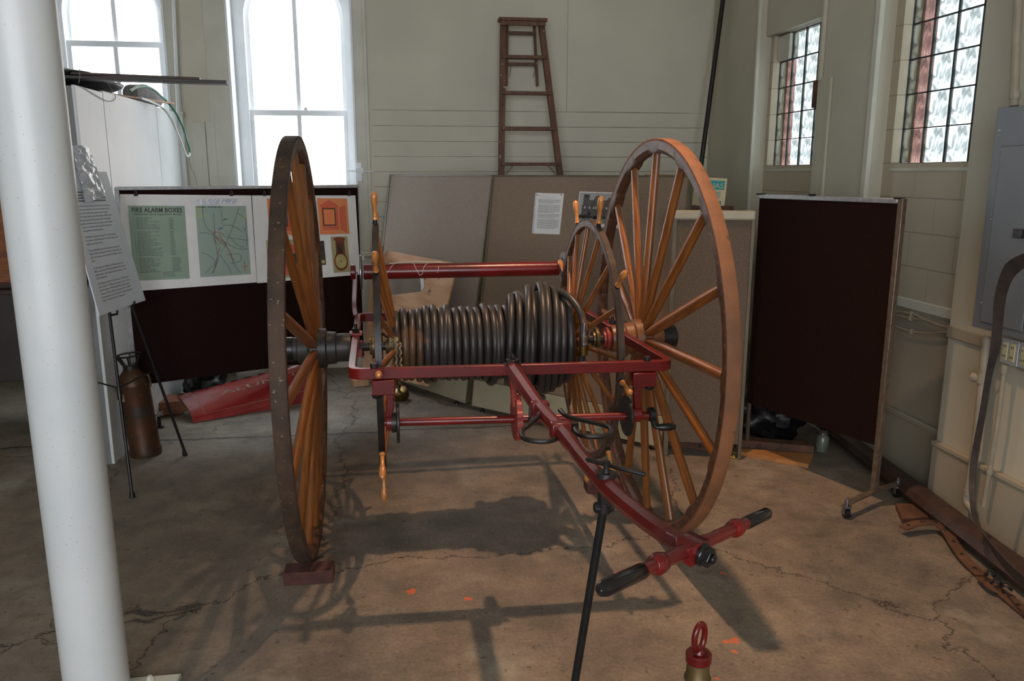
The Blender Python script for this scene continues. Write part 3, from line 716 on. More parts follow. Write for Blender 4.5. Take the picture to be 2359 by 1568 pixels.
# the reel: two spoked wheels with hand grips, and the drum
def reel_wheel(side):
    x = .522 if side > 0 else -.507; w = .0135; r = .595
    wh = cpart('reel_wheel', revolve_ring(lambda a: [(-w, r-.006), (w, r-.006), (w, r-.034), (w-.005, r-.04), (-w+.005, r-.04), (-w, r-.034)], 128), 'felloe_wood', angle=30); wh.location = (x, 0, AZ)
    cpart('iron_band', revolve_ring(lambda a: [(-w-.001, r-.006), (-w, r), (w, r), (w+.001, r-.006)], 128), 'iron' if side < 0 else 'tire_dark', wh)
    d = -side*.09
    sp = spoke_b(.03, r-.038, d, 0, [(0, .010, .013), (.1, .0135, .0125), (.3, .0145, .012), (.7, .0125, .0115), (1, .0115, .0115)]); first = None
    for k in range(16):
        if first is None: o = first = cpart('spoke', sp, 'spoke_wood', wh)
        else: o = first.copy(); C.objects.link(o)
        o.rotation_euler = (-(2*pi*k/16+radians(3)), 0, 0)
    g = B().lathe([(0, .0), (0, .013), (.008, .012), (.016, .009), (.06, .0095), (.075, .014), (.10, .0155), (.118, .013), (.126, .006), (.127, 0)], (0, 0, r+.018), (0, 0, 1), 20)
    g2 = B().tube([(0, 0, r-.012), (0, 0, r+.034)], [.0115, .0095], 14); f1 = None
    for k in range(9):
        a = radians(40*k+(24 if side > 0 else 33))
        if f1 is None: o = f1 = cpart('hand_grip', g, 'grip_wood', wh); o2 = f2 = cpart('grip_socket', g2, 'black', wh)
        else: o = f1.copy(); C.objects.link(o); o2 = f2.copy(); C.objects.link(o2)
        o.rotation_euler = o2.rotation_euler = (-a, 0, 0)
    cpart('hub', B().lathe([(-.05, 0), (-.05, .036), (-.03, .05), (.03, .05), (.05, .036), (.05, 0)], (d, 0, 0), (1, 0, 0)), 'hub_brown', wh)
for s_ in (-1, 1): reel_wheel(s_)
cpart('reel_drum', B().lathe([(-.43, 0), (-.43, .135), (.43, .135), (.43, 0)], (0, 0, AZ), (1, 0, 0), 32), 'old_wood')
# prop stand clamped under the tongue
c0 = cl(atz(1410, 1108, 1.125)); cx = .03; ty = -2.10
st = B().tube([(cx, ty, 1.096), (cx, ty, 1.108)], [.024, .022], 20).tube([(cx, ty, 1.105), (cx, ty, 1.118), (cx, ty, 1.135)], [.010, .007, .010], 12)
stand = cpart('prop_stand', st, 'iron')
FOOT = (-.015, -1.52, .0)
cpart('clamp', B().box(cx-.016, cx+.016, ty-.016, ty+.016, 1.025, 1.065).lathe([(-.024, 0), (-.024, .014), (.024, .014), (.024, 0)], (cx-.004, ty, 1.02), (1, 0, 0), 6).lathe([(-.014, 0), (-.014, .018), (.014, .018), (.014, 0)], (cx-.004, ty, 1.02), (0, 0, 1), 14), 'iron', stand, bevel=.003)
TH0, TH1 = cl(atd(1350, 1057, 1.99)), cl(atd(1487, 1093, 1.92))
cpart('screw_handle', B().tube([TH0, TH0+(TH1-TH0)*.03, TH0+(TH1-TH0)*.97, TH1], [.004, .0062, .0062, .004], 12), 'iron', stand)
RT0 = V((cx-.004, ty, 1.02)); ww = cw(*RT0)
def foot_at():
    best = None
    for i in range(400):
        X = -1.2+i*.005; Q = V((X, ww.y+.10, 0)); d = Q-ww
        for k in range(60):
            P = ww+d*(k/60); w = P-EYE; dd = w.dot(FW); yy = H_/2-F_*w.dot(UP)/dd
            if yy > 1560:
                xx = W_/2+F_*w.dot(RT)/dd; e = abs(xx-1325)
                if best is None or e < best[0]: best = (e, Q)
                break
    return best[1]
FQ = cl(foot_at()); dq = (FQ-RT0).normalized()
cpart('rod', B().tube([RT0, FQ+V((0, 0, .004))], [.0105, .0105], 14), 'black', stand)
cpart('rod_foot', B().lathe([(0, 0), (0, .02), (.01, .018), (.03, .012), (.03, 0)], FQ, -dq, 16), 'iron', stand)
PROP = len(C.objects)
# frayed rope knotted to the left reel spoke
rp = B(); base = V((-.44, -.16, AZ+.05))
for k in range(5): rp.tube([base+V((.02*sin(j*1.3+k), .02*cos(j*1.1+k*2), .025*sin(j*.9+k*1.7))) for j in range(9)], .005, 6)
for q in (0, 1):
    pp = [base+V((.01+q*.02+.004*sin(j*2.2), -.02-.004*cos(j*2.5+q), -.012*j)) for j in range(13)]
    rp.tube(pp, .0055, 6)
cpart('rope_tie', rp, 'rope')

# the hose itself rests on the reel
hose = Thing('fire_hose', 'dark rubber fire hose coiled around the reel of the red cart', 'hose', cart.location.copy(), rz=0)
hose.o.rotation_euler = (0, 0, CR)
HR_ = .0172
def hpart(name, b, mat, **kw): return b.build(name, mat, hose.o, **kw)
hb = B(); rng = random.Random(3)
def wrap(x, r, ph=0, tilt=0, ecc=0., th0=0, th1=2*pi, n=44, closed=True, up=0.):
    P = []
    for i in range(n if closed else n+1):
        a = th0+(th1-th0)*i/n; rr = r+ecc*cos(a-ph); P.append(V((x+tilt*sin(a+ph), rr*sin(a), AZ+up+rr*cos(a))))
    return P
x = -.425; k = 0
while x < .40:
    r = .158+.012*(x+.42)+rng.uniform(-.004, .006)+(.012 if k in (4, 5, 12) else 0); hb.tube(wrap(x, r, rng.uniform(0, 6), rng.uniform(-.004, .004), rng.uniform(0, .006)), HR_, 12, closed=True); x += .0353; k += 1
for (x, r, ph, tl, ec) in ((-.195, .168, .9, .012, .012), (.03, .178, 2.9, .02, .02), (.125, .212, .3, .030, .012), (.165, .222, .2, .026, .01), (.20, .215, .5, .02, .006), (.235, .222, .2, .028, .01), (.268, .225, 0, .02, .008), (.30, .228, .3, .018, .012), (.335, .232, .5, .02, .008), (.37, .222, .2, .02, .004), (.40, .205, .4, .01, .006),
                           (.215, .252, .1, .044, .014), (.275, .268, .1, .030, .012), (.305, .262, .0, .034, .014), (.34, .25, .2, .03, .01), (.17, .244, 2.8, .03, .01)):
    hb.tube(wrap(x, r, ph, tl, ec), HR_, 12, closed=True)
hpart('hose_coil', hb, 'hose')
end = smooth_path([(.33, .12, AZ+.21), (.345, .0, AZ+.25), (.385, -.12, AZ+.245), (.425, -.205, AZ+.19), (.440, -.245, AZ+.12), (.440, -.255, AZ+.05), (.430, -.235, AZ-.08)], 6)
hpart('hose_end', B().tube(end, HR_, 14), 'hose')
hpart('coupling', B().lathe([(-.03, 0), (-.03, .0205), (.028, .0205), (.03, .024), (.04, .024), (.044, .0215), (.075, .0215), (.075, 0)], (.440, -.253, AZ+.105), (-.01, 0, -1), 24), 'chrome')
hpart('coupling_collar', B().lathe([(0, 0), (0, .0215), (.045, .0205), (.045, 0)], (.439, -.254, AZ+.025), (-.01, 0, -1), 24), 'brass')

# ================================================================== THINGS ROUND THE CART
def brick(c, rz, label):
    b = B(); b.obox(V(c)+V((0, 0, .03)), V((cos(rz), sin(rz), 0)), V((-sin(rz), cos(rz), 0)), V((0, 0, 1)), .108, .05, .03)
    single('brick', b, 'brick', label, 'brick', c, 'bricks chocking the wheels of the hose cart', bevel=.004)
brick((-.441, 3.428, 0), .0, 'dark red brick on the floor in front of the left wheel')
brick((1.135, 4.262, 0), .02, 'dark red brick on the floor behind the right wheel')

# support column
t = Thing('support_column', 'thick white painted round column standing nearest the camera at left', 'column', (-1.055, 2.60, 0))
t.part('shaft', B().lathe([(0.02, 0), (.02, .1005), (ZC, .1005), (ZC, 0)], (-1.055, 2.60, 0), (0, 0, 1), 64), 'white_paint')
t.part('base_plate', B().box(-1.30, -.825, 2.34, 2.745, 0, .022), 'trim_paint', bevel=.003)
for x, y in ((-.925, 2.715), (-1.25, 2.70), (-1.25, 2.40), (-.88, 2.40)):
    t.part('bolt', B().lathe([(0, 0), (0, .014), (.012, .014), (.02, .008), (.022, 0)], (x, y, .022), (0, 0, 1), 6), 'trim_paint')
# rust freckles are in the paint
def freckles():
    m = M['white_paint']; nt = m.node_tree; L = nt.links.new; b = nt.nodes['Principled BSDF']
    src = b.inputs['Base Color'].links[0].from_socket
    tc = N(nt, 'ShaderNodeTexCoord'); vo = N(nt, 'ShaderNodeTexVoronoi', Scale=48.); L(tc.outputs['Object'], vo.inputs['Vector'])
    nz = N(nt, 'ShaderNodeTexNoise', Scale=3.2); L(tc.outputs['Object'], nz.inputs['Vector'])
    th = N(nt, 'ShaderNodeMath', operation='MULTIPLY'); L(nz.outputs[0], th.inputs[0]); th.inputs[1].default_value = .17
    sb = N(nt, 'ShaderNodeMath', operation='SUBTRACT'); L(th.outputs[0], sb.inputs[0]); sb.inputs[1].default_value = .0
    cmp = N(nt, 'ShaderNodeMath', operation='LESS_THAN'); L(vo.outputs['Distance'], cmp.inputs[0]); L(sb.outputs[0], cmp.inputs[1])
    sc = N(nt, 'ShaderNodeMath', operation='MULTIPLY'); L(cmp.outputs[0], sc.inputs[0]); sc.inputs[1].default_value = .55
    mx = N(nt, 'ShaderNodeMixRGB'); L(sc.outputs[0], mx.inputs[0]); L(src, mx.inputs[1]); mx.inputs[2].default_value = lin((176, 132, 96)); L(mx.outputs[0], b.inputs['Base Color'])
freckles()

# stepladder against the back wall
LT = 3.085
def lp(x, z, dy=0): return V((x, 6.98+.33*z/LT+dy, z))
t = Thing('stepladder', 'old brown wooden stepladder leaning folded on the back wall', 'ladder', (1.25, 6.98, 0))
def xl(z): return lerp(V((.86, 0, 0)), V((.95, 0, 0)), z/LT).x
def xr(z): return lerp(V((1.655, 0, 0)), V((1.28, 0, 0)), z/LT).x
for fx in (xl, xr): t.part('side_rail', B().bar(lp(fx(0), 0), lp(fx(LT-.02), LT-.02), .055, .05, up=(1, 0, 0)), 'ladder_wood', bevel=.003)
zs = [2.777-.3027*k for k in range(9)]
for z in zs:
    t.part('step', B().box(xl(z)-.005, xr(z)+.005, lp(0, z).y-.06, lp(0, z).y+.02, z-.014, z+.014), 'ladder_wood', bevel=.003)
for k in (2, 4):
    z = zs[k+1]; t.part('step_brace', B().tube([lp(xr(z)-.10, z-.012, -.02), lp(xr(z)-.02, z-.10, -.02)], .004, 6).tube([lp(xl(z)+.10, z-.012, -.02), lp(xl(z)+.02, z-.10, -.02)], .004, 6), 'steel')
y = lp(0, LT).y
t.part('top_cap', B().box(.905, 1.325, y-.085, y+.05, LT-.012, LT+.014).box(.92, 1.31, y-.075, y-.055, LT-.05, LT-.012), 'ladder_wood', bevel=.003)
for xa, xb in ((.995, .985), (1.235, 1.265)):
    t.part('rear_rail', B().bar((xa, y+.075, LT-.02), (xb, y+.06, 2.55), .03, .022, up=(1, 0, 0)), 'ladder_wood', bevel=.002)
for z in (2.995, 2.735): t.part('rear_rung', B().bar((.99, y+.07, z), (1.25, y+.07, z), .03, .028), 'ladder_wood', bevel=.002)
for xa in (1.02, 1.235): t.part('spreader', B().tube(smooth_path([(xa, y+.03, 2.72), (xa-.005, y+.02, 2.66), (xa-.02, y+.0, 2.62)], 4), .003, 6), 'steel')

# black pole in the far corner
p0, p1 = aty(1668, -20, 7.22), aty(1617, 365, 7.08); d = (p0-p1).normalized(); bot = p1-d*((p1.z-.0)/d.z)
single('iron_pole', B().tube([bot, bot+(p0-bot)*1.18], .021, 16), 'black', 'long black iron pole leaning in the far right corner', 'pole', bot)

# ---- office screens behind the cart
P0, P1 = V((-.30, 7.20, 0)), V((.517, 5.962, 0)); u2 = V((.709, -.705, 0)); P2 = P1+u2*1.62; LEAN, SH = .285, 1.78
def screen(a, b_, nrm, label, fabric, feet=()):
    n = V(nrm); t = Thing('office_screen', label, 'screen', (a+b_)/2, 'grey fabric office screens leaning behind the cart')
    P = lambda s, z, o=0: a+(b_-a)*s + n*(LEAN*z/SH+o) + V((0, 0, z))
    slabp = lambda s0, s1, z0, z1, th, o: B().slab([P(s0, z0, o), P(s1, z0, o), P(s1, z1, o), P(s0, z1, o)], n, th)
    t.part('fabric_panel', slabp(.012, .988, .24, SH-.012, .04, 0), fabric, smooth=False)
    t.part('kick_plate', slabp(.005, .995, .035, .235, .045, -.006), 'panel_trim', bevel=.003, smooth=False)
    e = B()
    for s0, s1 in ((0, .012), (.988, 1.0)): k = slabp(s0, s1, .035, SH, .05, -.004); q = len(e.v); e.v += k.v; e.f += [tuple(i+q for i in f) for f in k.f]
    k = slabp(0, 1, SH-.012, SH, .05, -.004); q = len(e.v); e.v += k.v; e.f += [tuple(i+q for i in f) for f in k.f]
    t.part('edge_trim', e, 'panel_edge', smooth=False)
    for s in feet:
        c = P(s, .0, .02); t.part('foot', B().lathe([(0, 0), (0, .022), (.008, .02), (.012, .006), (.05, .006), (.05, 0)], c, (0, 0, 1), 16), 'black')
    return P, n
screen(P0, P1-V((.817, -1.288, 0)).normalized()*.07, (.844, .536, 0), 'pale grey fabric office screen at the left end of the row', 'fabric_grey', (.1, .9))
SP, sn = screen(P1, P2, (.705, .709, 0), 'brown grey fabric office screen with two papers pinned on it', 'fabric_tan', (.06, .94))
pn = (SP(1, 0)-SP(0, 0)).cross(SP(0, 1)-SP(0, 0)).normalized(); pn = pn if pn.y < 0 else -pn; ps = SP(0, .5)
def onscreen(x, y): return atp(x, y, ps, pn)
# typed sheet and photograph on the screen
q = [onscreen(*p) for p in ((1231, 538), (1290, 540), (1300, 446), (1237, 444))]
t = Thing('typed_sheet', 'white typed page in a plastic sleeve pinned on the brown screen', 'paper', q[0])
t.part('sheet', B().slab([p+pn*.003 for p in q], pn, .002), 'paper', smooth=False)
m = quadmap(*q, pn, .0062); b = B()
def scribble(b, m, rows, s0, s1, rng, th=.009, words=True):
    for (tt, a) in rows:
        s = s0
        while s < s0+(s1-s0)*a:
            w = rng.uniform(.02, .07); rect(b, m, s, min(s+w, s0+(s1-s0)*a), tt, tt+th); s += w+.014
rng = random.Random(5); rows = [(.88, .4)] ; yy = .83
for para in (4, 8, 4, 9):
    for k in range(para): rows.append((yy, 1 if k < para-1 else rng.uniform(.3, .9))); yy -= .026
    yy -= .022
letter(b, 'Calumet Fire Station', m, .33, .68, .88, .012)
scribble(b, m, rows[1:], .1, .92, rng); t.part('typing', b, 'ink_grey', smooth=False)
e = [onscreen(*p) for p in ((1226, 537), (1232, 538), (1238, 444), (1234, 444))]
t.part('binding_strip', B().slab([p+pn*.002 for p in e], pn, .002), 'plastic_film', smooth=False)
for p in ((1239, 449), (1294, 449)): c = onscreen(*p)+pn*.006; t.part('pin', B().lathe([(0, 0), (0, .004), (.005, .003), (.005, 0)], c, pn, 10), 'black')
q = [onscreen(*p) for p in ((1327, 519), (1428, 526), (1436, 444), (1336, 441))]
t = Thing('station_photograph', 'black and white photograph of a stone fire station pinned on the brown screen', 'photograph', q[0])
t.part('print', B().slab([p+pn*.003 for p in q], pn, .002), 'paper', smooth=False)
m = quadmap(*q, pn, .0058); b = B(); rect(b, m, .02, .98, .10, .97); t.part('sky', b, 'photo_sky', smooth=False)
m = quadmap(*q, pn, .0064); b = B(); rect(b, m, .02, .98, .10, .26); t.part('street', b, 'photo_ground', smooth=False)
b = B()
b.slab([m(s, v) for s, v in ((.10, .24), (.10, .62), (.12, .62), (.12, .92), (.26, .92), (.26, .76), (.36, .76), (.39, .86), (.45, .91), (.51, .86), (.54, .76), (.66, .76), (.70, .84), (.76, .86), (.80, .76), (.92, .74), (.92, .24))], pn, .0004)
t.part('building', b, 'photo_mid', smooth=False)
m = quadmap(*q, pn, .0074); b = B()
for s in (.28, .52, .76): b.slab([m(s+.045*cos(pi*k/8), .36+.07*sin(pi*k/8)) for k in range(9)]+[m(s-.045, .24), m(s+.045, .24)], pn, .0003)
for s in (.16, .27, .37, .42, .54, .66, .76): rect(b, m, s, s+.025, .47, .50)
rng = random.Random(2)
for k in range(22):
    s = rng.uniform(.03, .8); h = rng.uniform(.05, .12); b.slab([m(s+rng.uniform(.02, .05)*cos(2*pi*j/7), .22+h*.5+h*.6*sin(2*pi*j/7)) for j in range(7)], pn, .0002)
b.slab([m(.19+.035*cos(2*pi*k/10), .86+.04*sin(2*pi*k/10)) for k in range(10)], pn, .0003)
t.part('dark_details', b, 'photo_dark', smooth=False)
b = B()
for s in (.16, .27, .37, .42, .54, .66, .76): rect(b, m, s, s+.022, .505, .57)
t.part('window_shades', b, 'paper', smooth=False)

# third, lower screen with a cream rail
A3, B3 = V((1.66, 4.765, 0)), V((2.128, 4.625, 0)); n3 = V((-(B3-A3).y, (B3-A3).x, 0)).normalized()
zt = aty(1743, 485, 4.63).z
t = Thing('low_screen', 'lower brown fabric office screen with a wide cream top rail', 'screen', (A3+B3)/2)
F3 = lambda s, z, o=0: A3+(B3-A3)*s+n3*o+V((0, 0, z))
s3 = lambda s0, s1, z0, z1, th, o: B().slab([F3(s0, z0, o), F3(s1, z0, o), F3(s1, z1, o), F3(s0, z1, o)], n3, th)
t.part('fabric_panel', s3(.06, .955, .1, zt-.05, .03, 0), 'fabric_panel3', smooth=False)
t.part('top_rail', s3(-.02, 1.0, zt-.058, zt, .06, -.02), 'panel_trim', bevel=.012, smooth=False)
for s0, s1 in ((0, .06), (.955, 1.0)): t.part('post', s3(s0, s1, .0, zt-.05, .045, -.01), 'panel_edge', bevel=.003, smooth=False)
a, b_ = atz(1425, 1012, 0), atz(1694, 1048, 0)
single('wooden_batten', B().bar(a+V((.02, .03, .03)), b_+V((-.01, .02, .03)), .03, .06), 'old_wood', 'long wooden batten on the floor along the foot of the screens', 'batten', a)

# boxes stacked behind the screens
cx0 = V((2.27, 5.25, 0))
t = Thing('wooden_crate', 'old wooden crate behind the low screen holding up the fruit box', 'crate', (2.2, 5.5, 0))
zc = aty(1668, 474, 5.45).z
t.part('body', B().box(1.86, 2.33, 5.42, 5.75, 0, zc), 'old_wood', bevel=.004)
TL, TR, BR, BL = aty(1628, 408, 5.45), aty(1676, 411, 5.45), aty(1669, 474, 5.45), aty(1610, 474, 5.45)
t = Thing('fruit_box', 'cream cardboard box with teal lettering bands behind the right cart wheel', 'box', (BL+BR)/2)
t.part('carton_body', B().slab([BL, BR, TR, V((BL.x+.01, TL.y, TL.z))], (0, 1, 0), .22), 'box_cream', smooth=False, bevel=.002)
m = quadmap(BL, BR, TR, TL, (0, -1, 0), .001); b = B(); rect(b, m, .02, .90, .58, .90); rect(b, m, .02, .84, .02, .18); t.part('colour_band', b, 'teal', smooth=False)
b = B(); letter(b, 'BANANAS', quadmap(BL, BR, TR, TL, (0, -1, 0), .002), -.42, .84, .63, .19)
b.v = [V((v.x, v.y, v.z)) for v in b.v]; 
# only the letters that fall on this face are printed on it
b = B(); letter(b, 'NAS', quadmap(BL, BR, TR, TL, (0, -1, 0), .002), .22, .84, .63, .19); t.part('lettering', b, 'box_cream', smooth=False)
b = B(); mm_ = quadmap(BL, BR, TR, TL, (0, -1, 0), .0015)
for v in (.48, .42, .36, .30): rect(b, mm_, .35, .78, v, v+.025)
t.part('small_print', b, 'map_blue', smooth=False)
a, c = aty(1518, 404, 5.70), aty(1612, 409, 5.70)
t = Thing('flat_carton', 'flat brown carton edge showing over the top of the brown screen', 'carton', (a+c)/2)
t.part('lid', B().box(a.x, c.x, 5.78, 6.05, a.z-.025, a.z+.006), 'carton', bevel=.003)
t.part('side_panel', B().box(a.x+.01, c.x-.01, 5.80, 6.02, 0.0, a.z-.02), 'carton', bevel=.003)

# ---- dark display board on casters at the right
PL, PR = V((2.20, 4.74, 0)), V((2.535, 3.85, 0)); du = (PR-PL).normalized(); dn = V((du.y, -du.x, 0)); dn = dn if dn.dot(V((-1, -.3, 0))) > 0 else -dn
t = Thing('display_board', 'tall dark brown display board on casters in front of the block wall', 'board', (PL+PR)/2, 'brown fabric display boards')
ZT, ZB = 1.655, .345
t.part('panel', B().slab([PL+V((0, 0, ZB)), PR+V((0, 0, ZB)), PR+V((0, 0, ZT)), PL+V((0, 0, ZT))], dn*-1, .02), 'fabric_dark', smooth=False)
t.part('top_rail', B().bar(PL+V((0, 0, ZT))-dn*.01, PR+V((0, 0, ZT))-dn*.01, .035, .025), 'alu', bevel=.003)
t.part('post', B().bar(PR+du*.018+V((0, 0, .085))-dn*.01, PR+du*.018+V((0, 0, ZT+.014))-dn*.01, .035, .03, up=du), 'alu_dull', bevel=.003)
t.part('post', B().bar(PL-du*.0+V((0, 0, .085))-dn*.022, PL+V((0, 0, ZT+.014))-dn*.022, .02, .02, up=du), 'alu_dull', bevel=.003)
for c in (PL, PR+du*.3*0): t.part('corner_cap', B().obox(c+V((0, 0, ZT+.014))-dn*.01, du, dn, (0, 0, 1), .02, .02, .004), 'black')
t.part('clip', B().obox(PL.lerp(PR, .42)+V((0, 0, ZT+.018)), du, dn, (0, 0, 1), .016, .012, .006), 'black')
fa, fb = atz(1945, 1190, .0), atz(2068, 1140, .0); fc = PR+du*.018-dn*.01; fa = V((2.315, 3.705, 0)); fb = V((2.75, 3.925, 0))
foot = B(); fcz = V((fc.x, fc.y, .085)); foot.bar(fcz, V((fa.x, fa.y, .082)), .035, .012); foot.bar(fcz, V((fb.x, fb.y, .082)), .035, .012)
t.part('foot_bar', foot, 'alu_dull', bevel=.002)
def caster(t, c):
    cc = V((c.x, c.y, 0)); o = t.part('caster', B().tube([cc+V((-.011, 0, .028)), cc+V((.011, 0, .028))], .028, 20), 'black')
    t.part('caster_fork', B().lathe([(0, 0), (0, .024), (.008, .024), (.010, .010), (.012, 0)], cc+V((0, 0, .06)), (0, 0, 1), 16).box(cc.x-.018, cc.x-.014, cc.y-.012, cc.y+.012, .022, .062).box(cc.x+.014, cc.x+.018, cc.y-.012, cc.y+.012, .022, .062).tube([cc+V((0, 0, .065)), cc+V((0, 0, .115))], .006, 8).tube([cc+V((0, 0, .09)), cc+V((0, 0, .10))], .012, 6), 'steel', o)
caster(t, fa); caster(t, fb)

# ---- display board at the left with its posters
A_, B_ = V((-1.715, 5.375, 0)), V((-.285, 6.05, 0)); bu = (B_-A_).normalized(); bn = V((bu.y, -bu.x, 0)); zt_, zb_ = 1.692, .435
t = Thing('display_board', 'wide dark brown display board with white frame carrying fire alarm posters', 'board', (A_+B_)/2, 'brown fabric display boards')
t.part('panel', B().slab([A_+V((0, 0, zb_)), B_+V((0, 0, zb_)), B_+V((0, 0, zt_)), A_+V((0, 0, zt_))], bn*-1, .02), 'fabric_dark', smooth=False)
t.part('top_rail', B().bar(A_-bu*.02+V((0, 0, zt_+.008))-bn*.01, B_+bu*.01+V((0, 0, zt_+.008))-bn*.01, .034, .022), 'alu', bevel=.003)
t.part('post', B().bar(A_-bu*.012+V((0, 0, .04))-bn*.01, A_-bu*.012+V((0, 0, zt_+.01))-bn*.01, .03, .024, up=bu), 'alu', bevel=.002)
t.part('post', B().bar(B_+V((0, 0, zb_-.02))-bn*.012, B_+V((0, 0, zt_+.01))-bn*.012, .02, .02, up=bu), 'alu', bevel=.002)
for c in (A_-bu*.012,): t.part('foot_bar', B().bar(c+bn*-.24+V((0, 0, .03)), c-bn*-.0+V((0, 0, .03)), .03, .02), 'alu_dull')
def onboard(x, y): return atp(x, y, A_, bn)
def sheet(name, label, px, cat='poster'):
    q = [onboard(*p) for p in px]; t = Thing(name, label, cat, q[0])
    b = B(); g = 10; mp = quadmap(*q, bn, .004); k0 = 0
    for i in range(g+1):
        for j in range(g+1):
            s, v = i/g, j/g; w = .0012*sin(7*s+3*v)*sin(5*v+1)+.0015*(1-v)*abs(sin(9*s)); b.v.append(mp(s, v)+bn*(w+.002))
    for i in range(g):
        for j in range(g): a = i*(g+1)+j; b.f.append((a, a+g+1, a+g+2, a+1))
    n0 = len(b.v); b.v += [v-bn*.0015 for v in b.v[:n0]]; b.f += [tuple(i+n0 for i in reversed(f)) for f in b.f[:]]
    t.part('sheet', b, 'paper'); return t
t1 = sheet('fire_alarm_poster', 'white poster with green alarm box list and green map side by side', ((284, 672), (591, 650), (578, 450), (276, 447)))
def pq(px): return [onboard(*p) for p in px]
q = pq(((308, 646), (436, 641), (424, 474), (294, 473)))
def plate(t, name, q, off, mat): m = quadmap(*q, bn, off); return t.part(name, B().slab([m(0, 0), m(1, 0), m(1, 1), m(0, 1)], bn, .0006), mat, smooth=False)
lst = plate(t1, 'alarm_box_list', q, .010, 'print_green')
m = quadmap(*q, bn, .0112); b = B(); letter(b, 'FIRE ALARM BOXES', m, .06, .95, .912, .062, .022); letter(b, 'Calumet and Laurium Area', m, .08, .93, .876, .024, .015)
t1.part('heading', b, 'ink', lst, smooth=False)
b = B(); rng = random.Random(11); yy = .835
for grp in (9, 18, 11):
    for k in range(grp):
        rect(b, m, .075, .09, yy, yy+.007); s = .115; e_ = .115+rng.uniform(.18, .40)
        while s < e_: w = rng.uniform(.03, .08); rect(b, m, s, s+w, yy, yy+.0075); s += w+.012
        if grp < 11 or True: w = .08 if grp != 11 else .16; rect(b, m, .70, .70+w*rng.uniform(.8, 1.1), yy, yy+.0075)
        yy -= .0185
    yy -= .02
rect(b, m, .1, .9, .105, .108)
for k in range(3): rect(b, m, .52, .74, .09-k*.022, .097-k*.022)
t1.part('list_lines', b, 'ink_light', lst, smooth=False)
q = pq(((461, 638), (577, 631), (565, 474), (449, 474)))
mp_ = plate(t1, 'area_map', q, .010, 'print_map'); m = quadmap(*q, bn, .0112)
b = B(); letter(b, 'CALUMET - LAURIUM AREA', m, .02, .52, .975, .02, .02); t1.part('map_title', b, 'ink', mp_, smooth=False)
def poly(b, m, pts, w=.005, up=bn):
    P = smooth_path([m(s, v) for s, v in pts], 4); k = len(b.v)
    for i, p in enumerate(P):
        d = (P[min(i+1, len(P)-1)]-P[max(0, i-1)]).normalized(); sd = d.cross(V(bn)).normalized()*w*.35
        b.v += [p-sd, p+sd]
    for i in range(len(P)-1): b.f.append((k+2*i, k+2*i+1, k+2*i+3, k+2*i+2))
b = B()
for pts in (((.14, .98), (.14, .8), (.2, .68), (.3, .62), (.4, .5), (.55, .42), (.62, .3), (.68, .15), (.8, .02)), ((.34, .9), (.34, .6)), ((.04, .62), (.2, .62), (.4, .55), (.6, .45), (.8, .38), (.98, .38)),
            ((.86, .98), (.76, .8), (.7, .7), (.6, .55), (.5, .4)), ((.45, .62), (.6, .55), (1, .5)), ((.04, .35), (.2, .3), (.3, .2), (.1, .05)), ((.5, .72), (.7, .72), (.9, .62)), ((.5, .95), (.5, .75)), ((.3, .6), (.36, .3), (.26, .05)), ((.55, .3), (.8, .3), (.8, .2), (.6, .18)), ((.6, .6), (.75, .45), (.9, .4)), ((.82, .9), (.98, .8), (.96, .65))):
    poly(b, m, pts)
t1.part('map_roads', b, 'ink_light', mp_, smooth=False)
b = B()
for pts in (((.28, .62), (.4, .63), (.5, .6)), ((.36, .55), (.45, .5), (.56, .44)), ((.33, .66), (.34, .5), (.4, .45)), ((.42, .6), (.5, .5), (.6, .35), (.68, .2)), ((.25, .05), (.34, .25), (.42, .42)), ((.84, .12), (.94, .12)), ((.89, .05), (.89, .2))): poly(b, m, pts, .006)
t1.part('map_highways', b, 'map_red', mp_, smooth=False)
b = B()
for (s, v, ra, rb) in ((.56, .81, .05, .014), (.46, .68, .05, .018), (.44, .34, .02, .06)): b.slab([m(s+ra*cos(2*pi*k/10)+rb*.8*sin(2*pi*k/10), v+rb*sin(2*pi*k/10)+.5*rb*cos(2*pi*k/10)) for k in range(10)], bn, .0002)
for pts in (((.9, .7), (.97, .6), (.96, .4)), ((.4, .3), (.3, .12), (.2, .04)), ((.42, .3), (.56, .12), (.6, .02))): poly(b, m, pts, .006)
t1.part('map_lakes', b, 'map_blue', mp_, smooth=False)
q = pq(((452, 471), (541, 469), (546, 457), (453, 459))); m = quadmap(*q, bn, .013); b = B(); rng = random.Random(4); g = 26
for i in range(g+1):
    for j in (0, 1): b.v.append(m(i/g, j)+bn*(.004*rng.random()))
for i in range(g): b.f.append((2*i, 2*i+2, 2*i+3, 2*i+1))
t1.part('clear_tape', b, 'plastic_film', smooth=False)
t2 = sheet('alarm_photo_poster', 'white poster with orange fire box pictures and a clock picture', ((592, 652), (829, 632), (818, 450), (580, 450)))
